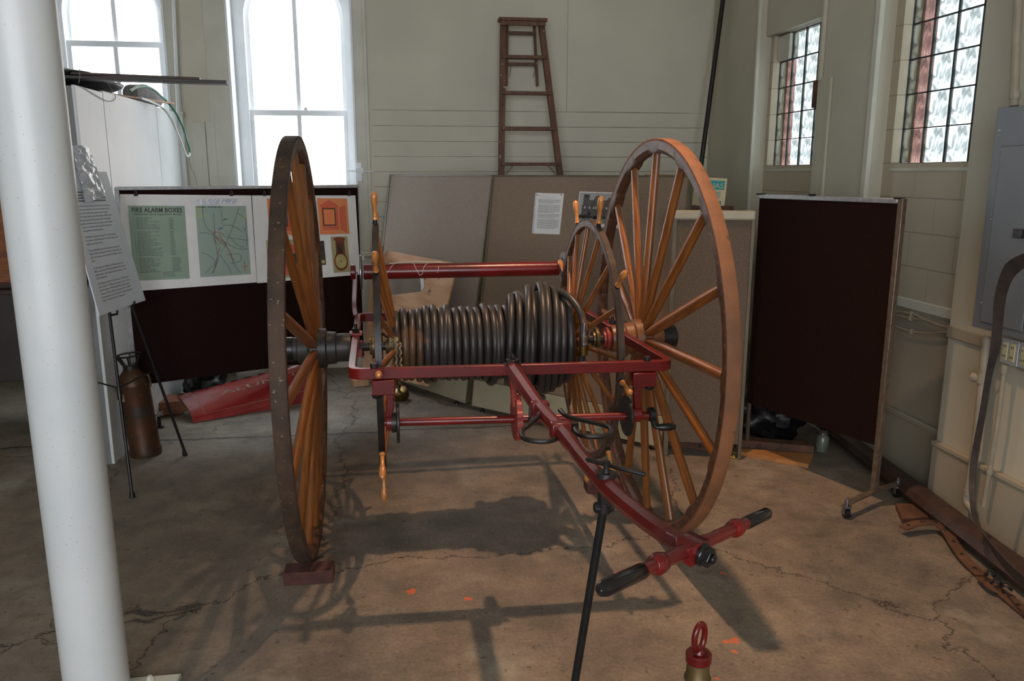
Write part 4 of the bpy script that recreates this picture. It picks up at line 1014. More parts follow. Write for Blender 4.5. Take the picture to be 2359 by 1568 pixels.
def firebox(q, open_):
    o = plate(t2, 'firebox_picture', q, .010, 'print_orange'); m = quadmap(*q, bn, .0112); b = B()
    b.slab([m(.1, .12), m(.1, .78), m(.04, .78), (m(.38, .97)), m(.72, .78), m(.66, .78), m(.66, .12)], bn, .0003)
    b.slab([m(.7, .12), m(.7, .75), m(.93, .82), m(.93, .02)], bn, .0003); t2.part('red_box', b, 'print_red', o, smooth=False)
    m = quadmap(*q, bn, .0122); b = B(); b.ring([m(.17, .27), m(.54, .27), m(.54, .7), m(.17, .7)], [m(.14, .24), m(.57, .24), m(.57, .73), m(.14, .73)], bn, .0003)
    t2.part('glass_frame', b, 'print_dark', o, smooth=False); b = B(); rect(b, m, .18, .53, .28, .69); t2.part('instruction_panel', b, 'print_orange', o, smooth=False)
firebox(pq(((736, 540), (804, 538), (798, 457), (729, 456))), 1)
firebox(pq(((620, 542), (697, 540), (690, 456), (614, 457))), 1)
q = pq(((617, 642), (694, 636), (688, 551), (612, 553))); o = plate(t2, 'firebox_picture', q, .010, 'print_tan'); m = quadmap(*q, bn, .0112)
b = B(); b.slab([m(.05, .1), m(.05, .7), m(.25, .85), m(.6, .7), m(.62, .95), m(.98, .75), m(.98, .05)], bn, .0003); t2.part('red_box', b, 'print_red', o, smooth=False)
b = B(); m = quadmap(*q, bn, .012); b.slab([m(.76, .3), m(.9, .34), m(.86, .66), (m(.78, .6))], bn, .0003); t2.part('mechanism', b, 'print_dark', o, smooth=False)
q = pq(((707, 613), (750, 609), (745, 554), (701, 556))); o = plate(t2, 'gauge_picture', q, .010, 'print_dark'); m = quadmap(*q, bn, .0112)
b = B(); b.slab([m(.5+.3*cos(2*pi*k/16), .55+.2*sin(2*pi*k/16)) for k in range(16)], bn, .0003); rect(b, m, .05, .95, .06, .2); rect(b, m, .05, .2, .8, .95); t2.part('dial', b, 'print_gold', o, smooth=False)
q = pq(((768, 628), (805, 625), (799, 544), (760, 544))); o = plate(t2, 'gong_picture', q, .010, 'print_tan'); m = quadmap(*q, bn, .0112)
b = B(); b.slab([m(.5+.42*cos(2*pi*k/24), .30+.26*sin(2*pi*k/24)) for k in range(24)], bn, .0003); b.slab([m(.24, .45), m(.8, .45), m(.78, .88), m(.84, .90), m(.84, .95), m(.5, .99), m(.16, .95), m(.16, .90), m(.26, .88)], bn, .0003); t2.part('clock_case', b, 'print_brown', o, smooth=False)
m = quadmap(*q, bn, .0122); b = B(); b.slab([m(.5+.34*cos(2*pi*k/24), .31+.20*sin(2*pi*k/24)) for k in range(24)], bn, .0003); t2.part('gong', b, 'print_gold', o, smooth=False)
b = B(); b.slab([m(.36, .56), m(.66, .56), m(.66, .74)]+[m(.51+.15*cos(pi*k/6), .74+.07*sin(pi*k/6)) for k in range(1, 6)]+[m(.36, .74)], bn, .0003); b.slab([m(.5+.04*cos(2*pi*k/8), .31+.025*sin(2*pi*k/8)) for k in range(8)], bn, .0005); t2.part('clock_face', b, 'print_dark', o, smooth=False)
for i, x in enumerate((312, 532, 608, 803)):
    c = onboard(x, 448)+bn*.014; wh = ('holding the left corner of the alarm box poster', 'holding the map side of the alarm box poster', 'holding the left corner of the photo poster', 'holding the right corner of the photo poster')[i]
    tt = Thing('binder_clip', 'small black clip '+wh, 'clip', c, 'clips along the top of the left display board')
    tt.part('body', B().obox(c, bu, bn, (0, 0, 1), .012, .006, .009), 'black', bevel=.003)
    tt.part('wire_arm', B().tube(smooth_path([c+bu*-.007+V((0, 0, .006)), c+bu*-.004+V((0, 0, .022)), c+bu*.004+V((0, 0, .022)), c+bu*.007+V((0, 0, .006))], 3), .0012, 6), 'steel')
# white latch screwed beside the window
c = aty(829, 395, YB)
t = Thing('wall_latch', 'small white metal latch bracket beside the window on the back wall', 'latch', c)
t.part('plate', B().box(c.x-.018, c.x+.018, YB-.03, YB-.018, c.z-.085, c.z+.08), 'window_paint', bevel=.003)
t.part('bolt', B().tube([(c.x-.11, YB-.045, c.z+.005), (c.x+.13, YB-.045, c.z+.0)], .0065, 8).box(c.x-.035, c.x+.035, YB-.05, YB-.03, c.z-.015, c.z+.03), 'window_paint', bevel=.002)

# ---- easel and its sign
F1, F2, AP = atz(305, 1146), atz(427, 1049), V((-1.715, 4.96, 1.62)); F3_ = atz(150, 1085)
t = Thing('easel', 'thin black folding metal easel holding the long text sign', 'easel', (F1+F2+F3_)/3)
for f in (F1, F2, F3_):
    o = t.part('leg', B().tube([f+V((0, 0, .02)), lerp(f, AP, .45), AP], [.009, .009, .009], 12).tube([lerp(f, AP, .33), lerp(f, AP, .37)], .0135, 12), 'black')
    t.part('rubber_foot', B().lathe([(0, 0), (0, .016), (.02, .014), (.04, .010), (.04, 0)], f, (AP-f), 14), 'black', o)
m1, m2 = lerp(F1, AP, .40), lerp(F2, AP, .36); hubp = lerp(m1, m2, .1); 
t.part('cross_strut', B().tube([lerp(F1, AP, .37), lerp(F2, AP, .37)], .005, 8).tube([lerp(F1, AP, .37), lerp(F3_, AP, .37)], .005, 8), 'black')
pl_n = (F2-F1).cross(AP-F1).normalized(); pl_n = pl_n if pl_n.x > 0 else -pl_n
off = F1+pl_n*.02
se = lambda x, y: atp(x, y, off, pl_n)
for leg, xy in ((F1, (262, 722)), (F2, (302, 700))):
    c = se(*xy); t.part('ledge', B().tube([c-pl_n*.025-V((0, 0, .006)), c+pl_n*.02-V((0, 0, .006)), c+pl_n*.022+V((0, 0, .014))], .007, 8), 'black')
q = [se(*p) for p in ((226, 728), (333, 692), (243, 396), (133, 391))]
t = Thing('text_sign', 'long pale blue text sign leaning back on the black easel', 'sign', (q[0]+q[1])/2)
t.part('board', B().slab(q, pl_n, .008), 'paper_blue', smooth=False, bevel=.002)
m = quadmap(*q, pl_n, .0092)
paras = [["When a fire was to be reported a person would go to the alarm box,", "open the door, and pull down a lever which would send an electric", "signal to the Fire Station which would start the bell ringing in", "the Fire Stations and the homes of the firefighters. When the alarm", "was pulled at box 42 the bells would ring four times then pause", "and then ring two more times, that sequence would be repeated", "several times. The alarm would ring the bells the number that", "corresponds to the Alarm Box Location."],
 ["The firefighters would go the location of the fire alarm box that", "was activated. A person there at the fire and awake nearby would", "tell the exact location of the fire."],
 ["A picture of the bell in each of the community fire stations is on", "display. The bell in the Museum Fire Station is on the wall over the", "doors. The bell that was in the homes of the firefighters is also on", "display."],
 ["The alarm system was installed by the Mining Company in the", "1880s and used until the 1970s when telephones became popular", "and then a phone call to a central dispatcher was used to contact", "the Fire Department."],
 ["The community had three Fire Departments in 1900, Red Jacket", "(now Calumet), C & H Mining Company and Laurium. C & H had", "three Fire Stations in 1900 all along Mine Street where all the", "mines were. When the Mining Company shut down in 1968 the", "one remaining Fire Station and all the fire equipment became the", "Calumet Township volunteer Fire Department."]]
b = B(); yy = .655
tops = (.655, .44, .335, .205, .095) ; tops = (.60, .415, .32, .215, .118)
for P_, y0_, dy_ in zip(paras, (.747, .534, .44, .317, .207), (.0242,)*5):
    for i, ln in enumerate(P_):
        v, f, x0, x1 = text_geo(ln); wid = (x1-x0)/30.5
        letter(b, ln, m, .13, .13+.76*wid, y0_-i*dy_, .0135)
t.part('lettering', b, 'ink_grey', smooth=False)
b = B(); 
for i in range(4): rect(b, m, .13, .78, .845-i*.02, .853-i*.02)
t.part('top_lines', b, 'ink_grey', smooth=False)
q = [se(*p)+pl_n*.014 for p in ((190, 468), (237, 453), (196, 338), (156, 335))]
t = Thing('plastic_sleeve', 'shiny crinkled clear plastic sleeve taped over the top of the sign', 'sleeve', q[0])
mq = quadmap(*q, pl_n, 0); b = B(); g = 22; rng = random.Random(9)
for i in range(g+1):
    for j in range(g+1):
        s, v = i/g, j/g; p = V((s*3, v*9, 1)); w = noise.noise(p*1.3)*.010+noise.noise(p*3.1)*.004; b.v.append(mq(s, v)+pl_n*(w+.006+.006*sin(s*pi)))
for i in range(g):
    for j in range(g): a = i*(g+1)+j; b.f.append((a, a+g+1, a+g+2, a+1))
n0 = len(b.v); b.v += [v-pl_n*.002 for v in b.v[:n0]]; b.f += [tuple(i+n0 for i in reversed(f)) for f in b.f[:]]
t.part('film', b, 'plastic_film')

# ---- copper fire extinguisher
eb = atz(319, 1046); eb = V((-1.672, eb.y, 0)); ea = V((-.045, 0, .6)).normalized(); 
t = Thing('fire_extinguisher', 'old tarnished copper fire extinguisher standing behind the easel', 'extinguisher', eb)
t.part('tank', B().lathe([(0, 0), (0, .098), (.03, .100), (.05, .094), (.46, .094), (.475, .098), (.49, .094), (.53, .082), (.56, .056), (.575, .046), (.575, 0)], eb, ea, 40), 'copper')
t.part('neck_ring', B().lathe([(.57, 0), (.57, .046), (.60, .044), (.605, .038), (.605, 0)], eb, ea, 30), 'iron')
top = eb+ea*.665; sd, tt_, _d = basis(ea); rp = [top+(sd*cos(2*pi*k/28)+tt_*sin(2*pi*k/28))*.075 for k in range(28)]
t.part('wheel_handle', B().tube(rp, .006, 8, closed=True), 'iron')
hs = B()
for k in range(6): a = 2*pi*k/6+.3; hs.bar(eb+ea*.60+(sd*cos(a)+tt_*sin(a))*.04, top+(sd*cos(a)+tt_*sin(a))*.075, .008, .012)
t.part('handle_spokes', hs, 'iron')
lb = B(); n = 14
def band(b, z0, z1, a0, a1, r):
    k = len(b.v)
    for i in range(n+1):
        a = a0+(a1-a0)*i/n
        for z in (z0, z1): b.v.append(eb+ea*z+(V((cos(a), sin(a), 0)))*r)
    for i in range(n): b.f.append((k+2*i, k+2*i+2, k+2*i+3, k+2*i+1))
band(lb, .27, .34, radians(-95), radians(-25), .0955); t.part('label', lb, 'label_dark')
lb = B(); band(lb, .38, .43, radians(-165), radians(-115), .0955); t.part('tag', lb, 'label_tan')
t.part('hose_lug', B().tube(smooth_path([eb+ea*.53+V((.07, -.02, 0)), eb+ea*.54+V((.1, -.02, 0)), eb+ea*.50+V((.11, -.02, 0)), eb+ea*.46+V((.105, -.02, 0))], 4), .008, 8), 'copper')

# ---- red curved panel lettered CALUMET
L0, L1 = atz(445, 975), atz(716, 927); rd = (L1-L0).normalized(); rb = V((-rd.y, rd.x, 0))
def solve_top(x, y, base):
    best = None
    for i in range(60):
        for j in range(60):
            d, h = .05+.5*i/60, .05+.45*j/60
            P = base+rb*d+V((0, 0, h)); w = P-EYE; dd = w.dot(FW); X = W_/2+F_*w.dot(RT)/dd; Y = H_/2-F_*w.dot(UP)/dd
            e = (X-x)**2+(Y-y)**2
            if best is None or e < best[0]: best = (e, d, h)
    return best
e0 = solve_top(408, 912, L0); 
DB, HB = e0[1], e0[2]; e1 = solve_top(700, 838, L1)
def dh(s): return DB+(e1[1]-DB)*s, HB+(e1[2]-HB)*s
def curve_pt(s, v, off=0.):   # s along the length, v 0 at the floor .. 1 at the top rear edge
    a = v*pi/2; D_, H2 = dh(s)
    y = D_*(1-cos(a)); z = H2*sin(a); nrm = (rb*-cos(a)*H2 + V((0, 0, 1))*sin(a)*D_).normalized()
    return L0+(L1-L0)*s + rb*y + V((0, 0, z+.004)) + nrm*off
t = Thing('calumet_panel', 'curved red painted panel lettered CALUMET lying on the floor', 'panel', (L0+L1)/2)
b = B(); ns, nv = 24, 20
for o_ in (0, -.008):
    for i in range(ns+1):
        for j in range(nv+1): b.v.append(curve_pt(i/ns, j/nv, o_))
st_ = (ns+1)*(nv+1)
for i in range(ns):
    for j in range(nv):
        a = i*(nv+1)+j; b.f.append((a, a+nv+1, a+nv+2, a+1)); b.f.append((a+st_, a+1+st_, a+nv+2+st_, a+nv+1+st_))
for i in range(ns):
    for j in (0, nv): a = i*(nv+1)+j; b.f.append((a, a+nv+1, a+nv+1+st_, a+st_))
for j in range(nv):
    for i in (0, ns): a = i*(nv+1)+j; b.f.append((a, a+1, a+1+st_, a+st_))
t.part('sheet', b, 'sheet_red')
b = B(); letter(b, 'CALUMET', lambda s, v: curve_pt(s, v, .0015), .17, .93, .60, .115); t.part('lettering', b, 'letter_gold', smooth=False)
b = B()
for (v0, v1, s0, s1) in ((.22, .228, .10, .99),): 
    for i in range(20): a, c = s0+(s1-s0)*i/20, s0+(s1-s0)*(i+1)/20; b.quad(curve_pt(a, v0, .001), curve_pt(c, v0, .001), curve_pt(c, v1, .001), curve_pt(a, v1, .001))
for j in range(16): v = .22+.75*j/16; w = .22+.75*(j+1)/16; b.quad(curve_pt(.10, v, .001), curve_pt(.104, v, .001), curve_pt(.104, w, .001), curve_pt(.10, w, .001))
t.part('pinstripe', b, 'letter_gold', smooth=False)
for k in range(10):
    s = .03+.94*k/9; c = curve_pt(s, 1.0, .004); t.part('staple', B().bar(c-rd*.03, c+rd*.03, .012, .006), 'black')
# wooden block carrying the panel end, clamp, bucket, black bag
c = atz(376, 955); ang = .25; ux = V((cos(ang), sin(ang), 0)); uy = V((-sin(ang), cos(ang), 0))
prof = [(-.14, .0), (.13, .0), (.17, .03), (.17, .075), (.12, .10), (-.10, .10), (-.15, .07), (-.15, .02)]
b = B().slab([c+uy*-.06+ux*x+V((0, 0, z+.01)) for x, z in prof], uy, .24)
b.obox(c+V((0, .05, .006)), ux, uy, (0, 0, 1), .12, .08, .006)
single('wooden_block', b, 'block_wood', 'reddish brown wooden block with cut corners beside the red panel', 'block', c, smooth=False, bevel=.004)
c = atz(368, 985)
t = Thing('screw_clamp', 'small screw clamp with a bright wing nut behind the easel', 'clamp', c)
t.part('body', B().box(c.x-.012, c.x+.012, c.y-.01, c.y+.01, 0, .085).box(c.x-.03, c.x+.03, c.y-.015, c.y+.015, 0, .012), 'black', bevel=.003)
t.part('screw', B().tube([c+V((-.11, 0, .085)), c+V((.03, 0, .10))], .008, 10), 'chrome')
t.part('wing_nut', B().tube([c+V((.0, 0, .10)), c+V((-.012, 0, .13))], .006, 8).tube([c+V((.0, 0, .10)), c+V((.03, 0, .125))], .006, 8).lathe([(-.01, 0), (-.01, .013), (.01, .013), (.01, 0)], c+V((.0, 0, .10)), (0, 0, 1)), 'chrome')
c = V((-1.27, 6.92, 0))
t = Thing('plastic_bucket', 'white plastic bucket with a red line standing behind the red panel', 'bucket', c)
t.part('body', B().lathe([(0, 0), (0, .125), (.36, .148), (.37, .155), (.38, .148), (.38, 0)], c, (0, 0, 1), 36), 'bucket_white')
t.part('red_line', B().lathe([(.235, .1405), (.235, .1425), (.242, .143), (.242, .1405)], c, (0, 0, 1), 36), 'lacquer_red')
t.part('label', B().quad(*[c+V((x, -.155, z)) for x, z in ((-.02, .25), (.09, .25), (.09, .34), (-.02, .34))]), 'paper', smooth=False)
def blob(name, label, cat, c, rx, ry, rz, seed, mat, amp=.35, frq=3.):
    b = B(); nu, nv = 36, 20; c = V(c)
    for j in range(nv+1):
        ph = pi*j/nv
        for i in range(nu):
            a = 2*pi*i/nu; d = V((sin(ph)*cos(a), sin(ph)*sin(a), cos(ph))); k = 1+amp*noise.noise(d*frq+V((seed, 0, 0)))+.3*amp*noise.noise(d*frq*3+V((seed, 5, 0)))
            p = c+V((d.x*rx*k, d.y*ry*k, rz+d.z*rz*k)); p.z = max(p.z, .002); b.v.append(p)
    for j in range(nv):
        for i in range(nu): i2 = (i+1) % nu; b.f.append((j*nu+i, j*nu+i2, (j+1)*nu+i2, (j+1)*nu+i))
    return single(name, b, mat, label, cat, c, angle=50)
blob('rubbish_bag', 'black rubbish bag heaped under the left display board', 'bag', (-1.60, 6.62, 0), .15, .22, .16, 3, 'bag_black')
blob('rubbish_bag', 'black plastic bag on the floor under the right display board', 'bag', (2.50, 5.0, 0), .24, .17, .17, 8, 'bag_black')

# ---- plywood with a cut-out, and a stud, leaning behind the reel
G0, G1 = atz(846, 885), atz(985, 895); gn = V((-(G1-G0).y, (G1-G0).x, 0)).normalized(); pln = V((-.844, -.536, .135)).normalized(); GP = P0-V((.844, .536, 0))*.075
pw = lambda x, y: atp(x, y, GP, pln)
outer = [pw(*p) for p in ((893, 577), (1052, 607), (1027, 715), (985, 890), (848, 858), (858, 700))]
inner = [pw(*p) for p in ((868, 606), (966, 606), (972, 640), (972, 671), (872, 683), (870, 650))]
t = Thing('plywood_sheet', 'pale knotty plywood offcut with a square hole leaning behind the reel', 'plywood', (G0+G1)/2)
t.part('sheet', B().ring(inner, outer, -pln, .015), 'plywood', smooth=False)
t.part('white_edge', B().slab([pw(*p)+pln*.001 for p in ((966, 610), (974, 610), (978, 662), (971, 672))], pln, .002), 'paper', smooth=False)
a, c = atz(851, 872)-V((.03, .10, 0)), pw(884, 566)+pln*.05
single('timber_stud', B().bar(a, c, .075, .04, up=(0, -1, 0)), 'stud_wood', 'pale sawn timber stud leaning beside the plywood sheet', 'timber', a, bevel=.002)
c = atz(828, 890); single('wood_offcut', B().obox(c+V((0, .05, .03)), (.9, .3, 0), (-.3, .9, 0), (0, 0, 1), .07, .05, .03).obox(c+V((.01, .06, .09)), (.8, -.3, 0), (.3, .8, 0), (0, 0, 1), .06, .04, .03), 'stud_wood', 'small stack of pale wood offcuts on the floor behind the frame', 'wood', c, smooth=False)
c = atz(925, 922); ax_ = V((-.25, -.35, .9)).normalized()
t = Thing('hose_coupling', 'dull brass hose coupling with lugs lying on the floor under the reel', 'coupling', c)
t.part('ring', B().lathe([(0, 0), (0, .065), (.02, .07), (.04, .066), (.07, .066), (.075, .055), (.075, 0)], c+V((0, .03, .018)), ax_, 30), 'brass')
t.part('lever', B().tube([c+V((-.03, 0, .11)), c+V((-.13, -.03, .12)), c+V((-.15, -.02, .05))], .01, 8).tube([c+V((-.02, 0, .08)), c+V((-.01, -.02, .15))], .012, 8), 'steel')
t.part('lug', B().lathe([(0, 0), (0, .016), (.03, .016), (.03, 0)], c+V((-.09, -.03, .12)), (0, -1, .3)).lathe([(0, 0), (0, .014), (.03, .014), (.03, 0)], c+V((-.02, -.05, .135)), (.5, -.3, .5)), 'brass')

# ---- odds and ends at the right
a, c = atz(1699, 1034), atz(1878, 1050)
single('timber_offcut', B().bar(a+V((0, .03, .035)), c+V((0, .03, .035)), .09, .07), 'old_wood', 'dark square timber offcut at the foot of the right display board', 'timber', a, 'timber offcuts behind the right wheel', bevel=.004)
pts = [atz(*p) for p in ((1704, 1049), (1862, 1079), (1874, 1054), (1706, 1041))]
single('timber_offcut', B().slab(pts, (0, 0, 1), .028), 'fresh_wood', 'thin freshly sawn board lying in front of the dark timber offcut', 'timber', pts[0], 'timber offcuts behind the right wheel', smooth=False, bevel=.002)
c = atz(1893, 1037)
t = Thing('glass_jar', 'small greenish jar on the floor beside the dark timber offcut', 'jar', c)
t.part('body', B().lathe([(0, 0), (0, .04), (.09, .042), (.11, .03), (.11, 0)], c, (0, 0, 1)), 'jar'); t.part('lid', B().lathe([(.11, 0), (.11, .032), (.13, .032), (.13, 0)], c, (0, 0, 1)), 'steel')
P = smooth_path([atz(1696, 1044, .006), atz(1686, 1042, .008), (atz(1683, 1050, .01)), atz(1692, 1054, .006), atz(1689, 1047, .02)], 4)
single('yellow_cord', B().tube(P, .004, 6), 'yellow', 'short scrap of yellow cord at the foot of the low screen', 'cord', P[0])
# long beam along the wall
a, c = atz(2050, 1098, .06)+V((.03, 0, 0)), atz(2359, 1340, .06)+V((.04, 0, 0)); d = (c-a).normalized(); a2 = a-d*1.6; c2 = c+d*.8
bm_ = B().tube([a2, a, lerp(a, c, .33), lerp(a, c, .66), c, c2], [.055, .066, .068, .066, .07, .066], 8, flat=(1.05, .72)); 
for v in bm_.v: v.z = max(v.z, 0.001)
single('timber_beam', bm_, 'dark_wood', 'long rounded dark brown beam lying along the foot of the right wall', 'beam', a)
M['dark_wood'].node_tree
b = B().bar(atz(2255, 1185, .03)+V((.03, .05, 0)), atz(2359, 1262, .03)+d*.9+V((.05, 0, 0)), .05, .05); single('narrow_plank', b, 'old_wood', 'narrow old plank between the long beam and the wall', 'plank', atz(2300, 1220), bevel=.003)
pts = [atz(*p) for p in ((2062, 1170), (2078, 1206), (2168, 1200), (2150, 1172))]
single('short_plank', B().slab(pts, (0, 0, 1), .03), 'old_wood', 'short weathered plank end on the floor under the leather strap', 'plank', pts[0], smooth=False, bevel=.003)
def floor_strap(px, w, mat, label, cat, name, z0=.045, holes=True):
    P = smooth_path([atz(x, y, z) for x, y, z in px], 6); n = len(P); WD = []; NN = []
    for i in range(n):
        d = (P[min(i+1, n-1)]-P[max(0, i-1)]).normalized(); s = d.cross(V((0, 0, 1))).normalized(); WD.append(s*w); NN.append(s.cross(d))
    t = Thing(name, label, cat, V((P[0].x, P[0].y, 0))); t.part('strap', B().ribbon(P, WD, NN, .008), mat, angle=60)
    if holes:
        for k in range(3, n-2, 5): t.part('rivet', B().lathe([(0, 0), (0, .009), (.005, .006), (.006, 0)], P[k]+V((0, 0, .004)), (0, 0, 1), 10), 'iron')
    return t
floor_strap(((2080, 1216, .04), (2110, 1206, .05), (2150, 1204, .05), (2178, 1220, .04), (2200, 1255, .03), (2225, 1290, .02), (2262, 1326, .012)), .026, 'leather', 'brown riveted leather strap curling over the floor near the beam', 'strap', 'leather_strap')
t = floor_strap(((2262, 1330, .02), (2285, 1350, .03), (2310, 1366, .015), (2345, 1395, .012), (2380, 1425, .01)), .028, 'leather', 'buckled end of a leather harness on the floor at the right edge', 'harness', 'harness_strap')
for (x, y) in ((2282, 1322), (2296, 1340), (2318, 1350)):
    c = atz(x, y, .045); t.part('buckle', B().tube([c+V((.022*cos(2*pi*k/12), .022*sin(2*pi*k/12), .01*sin(2*pi*k/6))) for k in range(12)], .005, 6, closed=True), 'iron')
P = smooth_path([atz(2292, 1285, .14), atz(2318, 1330, .12), (atz(2359, 1352, .14)), atz(2400, 1375, .12)], 5)
# hanging webbing strap
def X_(x, y, X): return atx(x, y, X)
HP = [(2375, 590, 2.62, 30, 12), (2350, 603, 2.62, 26, 16), (2325, 625, 2.63, 15, 24), (2310, 660, 2.64, 16, 14), (2302, 700, 2.65, 17, 6), (2298, 750, 2.66, 15, 4), (2290, 810, 2.66, 12, 3), (2277, 870, 2.67, 8, 2), (2262, 960, 2.68, 8, 2), (2247, 1040, 2.68, 9, 3), (2240, 1100, 2.66, 8, 4), (2240, 1150, 2.62, 7, 6), (2250, 1200, 2.56, 5, 12), (2275, 1245, 2.50, -2, 18), (2305, 1285, 2.46, -10, 20), (2335, 1318, 2.44, -14, 20), (2372, 1352, 2.42, -16, 20), (2400, 1400, 2.40, -12, 20)]
P = []; WV = []; NV = []
for (x, y, X, wx, wy) in HP:
    p = X_(x, y, X); q_ = X_(x+wx*.5, y+wy*.5, X); p_ = X_(x-wx*.5, y-wy*.5, X); P.append(p); WV.append((q_-p_)*.5+V((.008, 0, 0)))
P = smooth_path(P, 4); WV = smooth_path(WV, 4)
for i in range(len(P)):
    d = (P[min(i+1, len(P)-1)]-P[max(0, i-1)]).normalized(); NV.append(WV[i].cross(d).normalized())
single('webbing_strap', B().ribbon(P, WV, NV, .006), 'webbing', 'long dark twisted webbing strap hanging over the grey electrical panel', 'strap', V((P[-1].x, P[-1].y, 0)), angle=60)

# electrical panel, conduits, outlets, cables
XF = 2.80; a = atx(2300, 252, XF); c = atx(2245, 750, XF); YF = (a.y+c.y)/2; z1, z0 = a.z, c.z; YN = YF-.42
t = Thing('electrical_panel', 'large grey steel electrical panel mounted on the right wall', 'electrical panel', (2.93, YF, z0))
t.part('enclosure', B().box(XF+.004, 2.93, YN, YF, z0, z1), 'panel_grey', bevel=.003)
t.part('cover', B().box(XF-.004, XF+.004, YN, YF+.006, z0-.004, z1+.006), 'panel_grey', bevel=.002)
dz1 = atx(2309, 336, XF-.004).z; dy0 = atx(2309, 336, XF-.004).y
t.part('door', B().box(XF-.011, XF-.004, YN+.1, dy0, z0+.03, dz1), 'panel_grey', bevel=.004)
hh = atx(2352, 538, XF-.012); t.part('latch', B().box(XF-.026, XF-.011, hh.y-.02, hh.y+.035, hh.z-.02, hh.z+.02), 'black', bevel=.002)
for (x, y) in ((2303, 300), (2282, 505), (2260, 697)): p = atx(x, y, XF-.004); t.part('screw', B().lathe([(0, 0), (0, .006), (.003, .004), (.003, 0)], p, (-1, 0, 0), 10), 'steel')
def pipe(name, pts, r, label, mat='conduit_paint', collars=()):
    t = Thing(name, label, 'pipe', V(pts[0])); t.part('pipe', B().tube(smooth_path(pts, 4), r, 16), mat)
    for (p, ax, rr, l) in collars: t.part('fitting', B().lathe([(-l, 0), (-l, rr), (l, rr), (l, 0)], p, ax, 18), mat)
    return t
XP = 2.875; v_ = lambda x, y: atx(x, y, XP)
pts = [v_(2272, 775), v_(2266, 850), v_(2256, 950), v_(2243, 1060), v_(2232, 1130), v_(2228, 1155), v_(2243, 1175)+V((0, -.0, 0))]
t = pipe('conduit', pts, .0215, 'thick cream painted conduit below the panel with a round side outlet', collars=((v_(2264, 868), (0, 0, 1), .028, .03), (v_(2233, 1132), (0, 0, 1), .026, .012), (v_(2272, 785), (0, 0, 1), .026, .015)))
t.part('side_outlet', B().lathe([(0, 0), (0, .022), (.035, .024), (.05, .024), (.05, .016), (.03, .014), (.03, 0)], v_(2264, 872), (-.55, .9, 0), 20), 'conduit_paint')
pts = [v_(2314, 846), v_(2300, 960), v_(2284, 1060), v_(2272, 1130), v_(2266, 1165)]
pipe('conduit', pts, .0115, 'slim cream painted conduit dropping from the outlet box', collars=((v_(2314, 850), (0, 0, 1), .016, .02), (v_(2280, 1086), (0, 0, 1), .015, .01)))
pts = [aty(2340, -30, 3.3) for _ in (0,)]; pts = [v_(2349, -60), v_(2341, 100), v_(2336, 244)]
pipe('conduit', pts, .02, 'cream conduit rising above the electrical panel', collars=((v_(2338, 220), (0, 0, 1), .025, .015),))
for i, pp in enumerate((((2058, 716), (2100, 722), (2130, 735), (2165, 750), (2200, 752), (2228, 750)), ((2058, 723), (2098, 733), (2130, 736), (2165, 748), (2196, 760), (2228, 765)), ((2058, 750), (2100, 763), (2140, 767), (2180, 765), (2212, 776), (2232, 782)))):
    P = smooth_path([atx(x, y, 2.995) for x, y in pp], 5)
    lb = ('upper of three painted cables running along the right wall', 'middle of three painted cables running along the right wall', 'lowest of three painted cables running along the right wall')[i]
    t = Thing('wall_cable', lb, 'cable', P[0], 'painted cables along the right wall'); t.part('cable', B().tube(P, .007, 8), 'conduit_paint')
    t.part('cable_clip', B().obox(P[5], (0, 1, 0), (1, 0, 0), (0, 0, 1), .008, .012, .014), 'conduit_paint', bevel=.003)
p = v_(2270, 985); P = smooth_path([v_(2290, 840), v_(2278, 852), v_(2270, 870), v_(2267, 920), v_(2262, 985)], 4)
single('thin_cable', B().tube(P, .004, 8), 'conduit_paint', 'thin cream cable beside the thick conduit under the panel', 'cable', P[0])
def outlet(x, y, label, dup_=True):
    c = atx(x, y, 2.885); t = Thing('outlet_box', label, 'outlet', (2.93, c.y, c.z), 'electrical outlets under the panel')
    t.part('box', B().box(2.89, 2.93, c.y-.052, c.y+.052, c.z-.058, c.z+.058), 'outlet_plate', bevel=.008)
    t.part('cover_plate', B().box(2.884, 2.89, c.y-.056, c.y+.056, c.z-.062, c.z+.062), 'outlet_plate', bevel=.006)
    for s in (-1, 1):
        o = t.part('receptacle', B().box(2.879, 2.885, c.y+s*.024-.016, c.y+s*.024+.016, c.z-.045, c.z+.045), 'outlet_ivory', bevel=.006)
        k = B()
        for zz in (-.024, .024):
            for yy in (-.006, .006): k.box(2.8775, 2.8795, c.y+s*.024+yy-.0012, c.y+s*.024+yy+.0012, c.z+zz-.005, c.z+zz+.005)
        t.part('slots', k, 'black', o, smooth=False)
outlet(2325, 810, 'ivory double outlet under the left side of the electrical panel'); outlet(2368, 822, 'ivory outlet cut by the right edge of the photo')
b = B().tube([atx(2345, 842, 2.915), atx(2400, 868, 2.915)], .012, 12); single('cross_conduit', b, 'conduit_paint', 'short sideways conduit below the outlets at the right edge', 'pipe', v_(2345, 842))

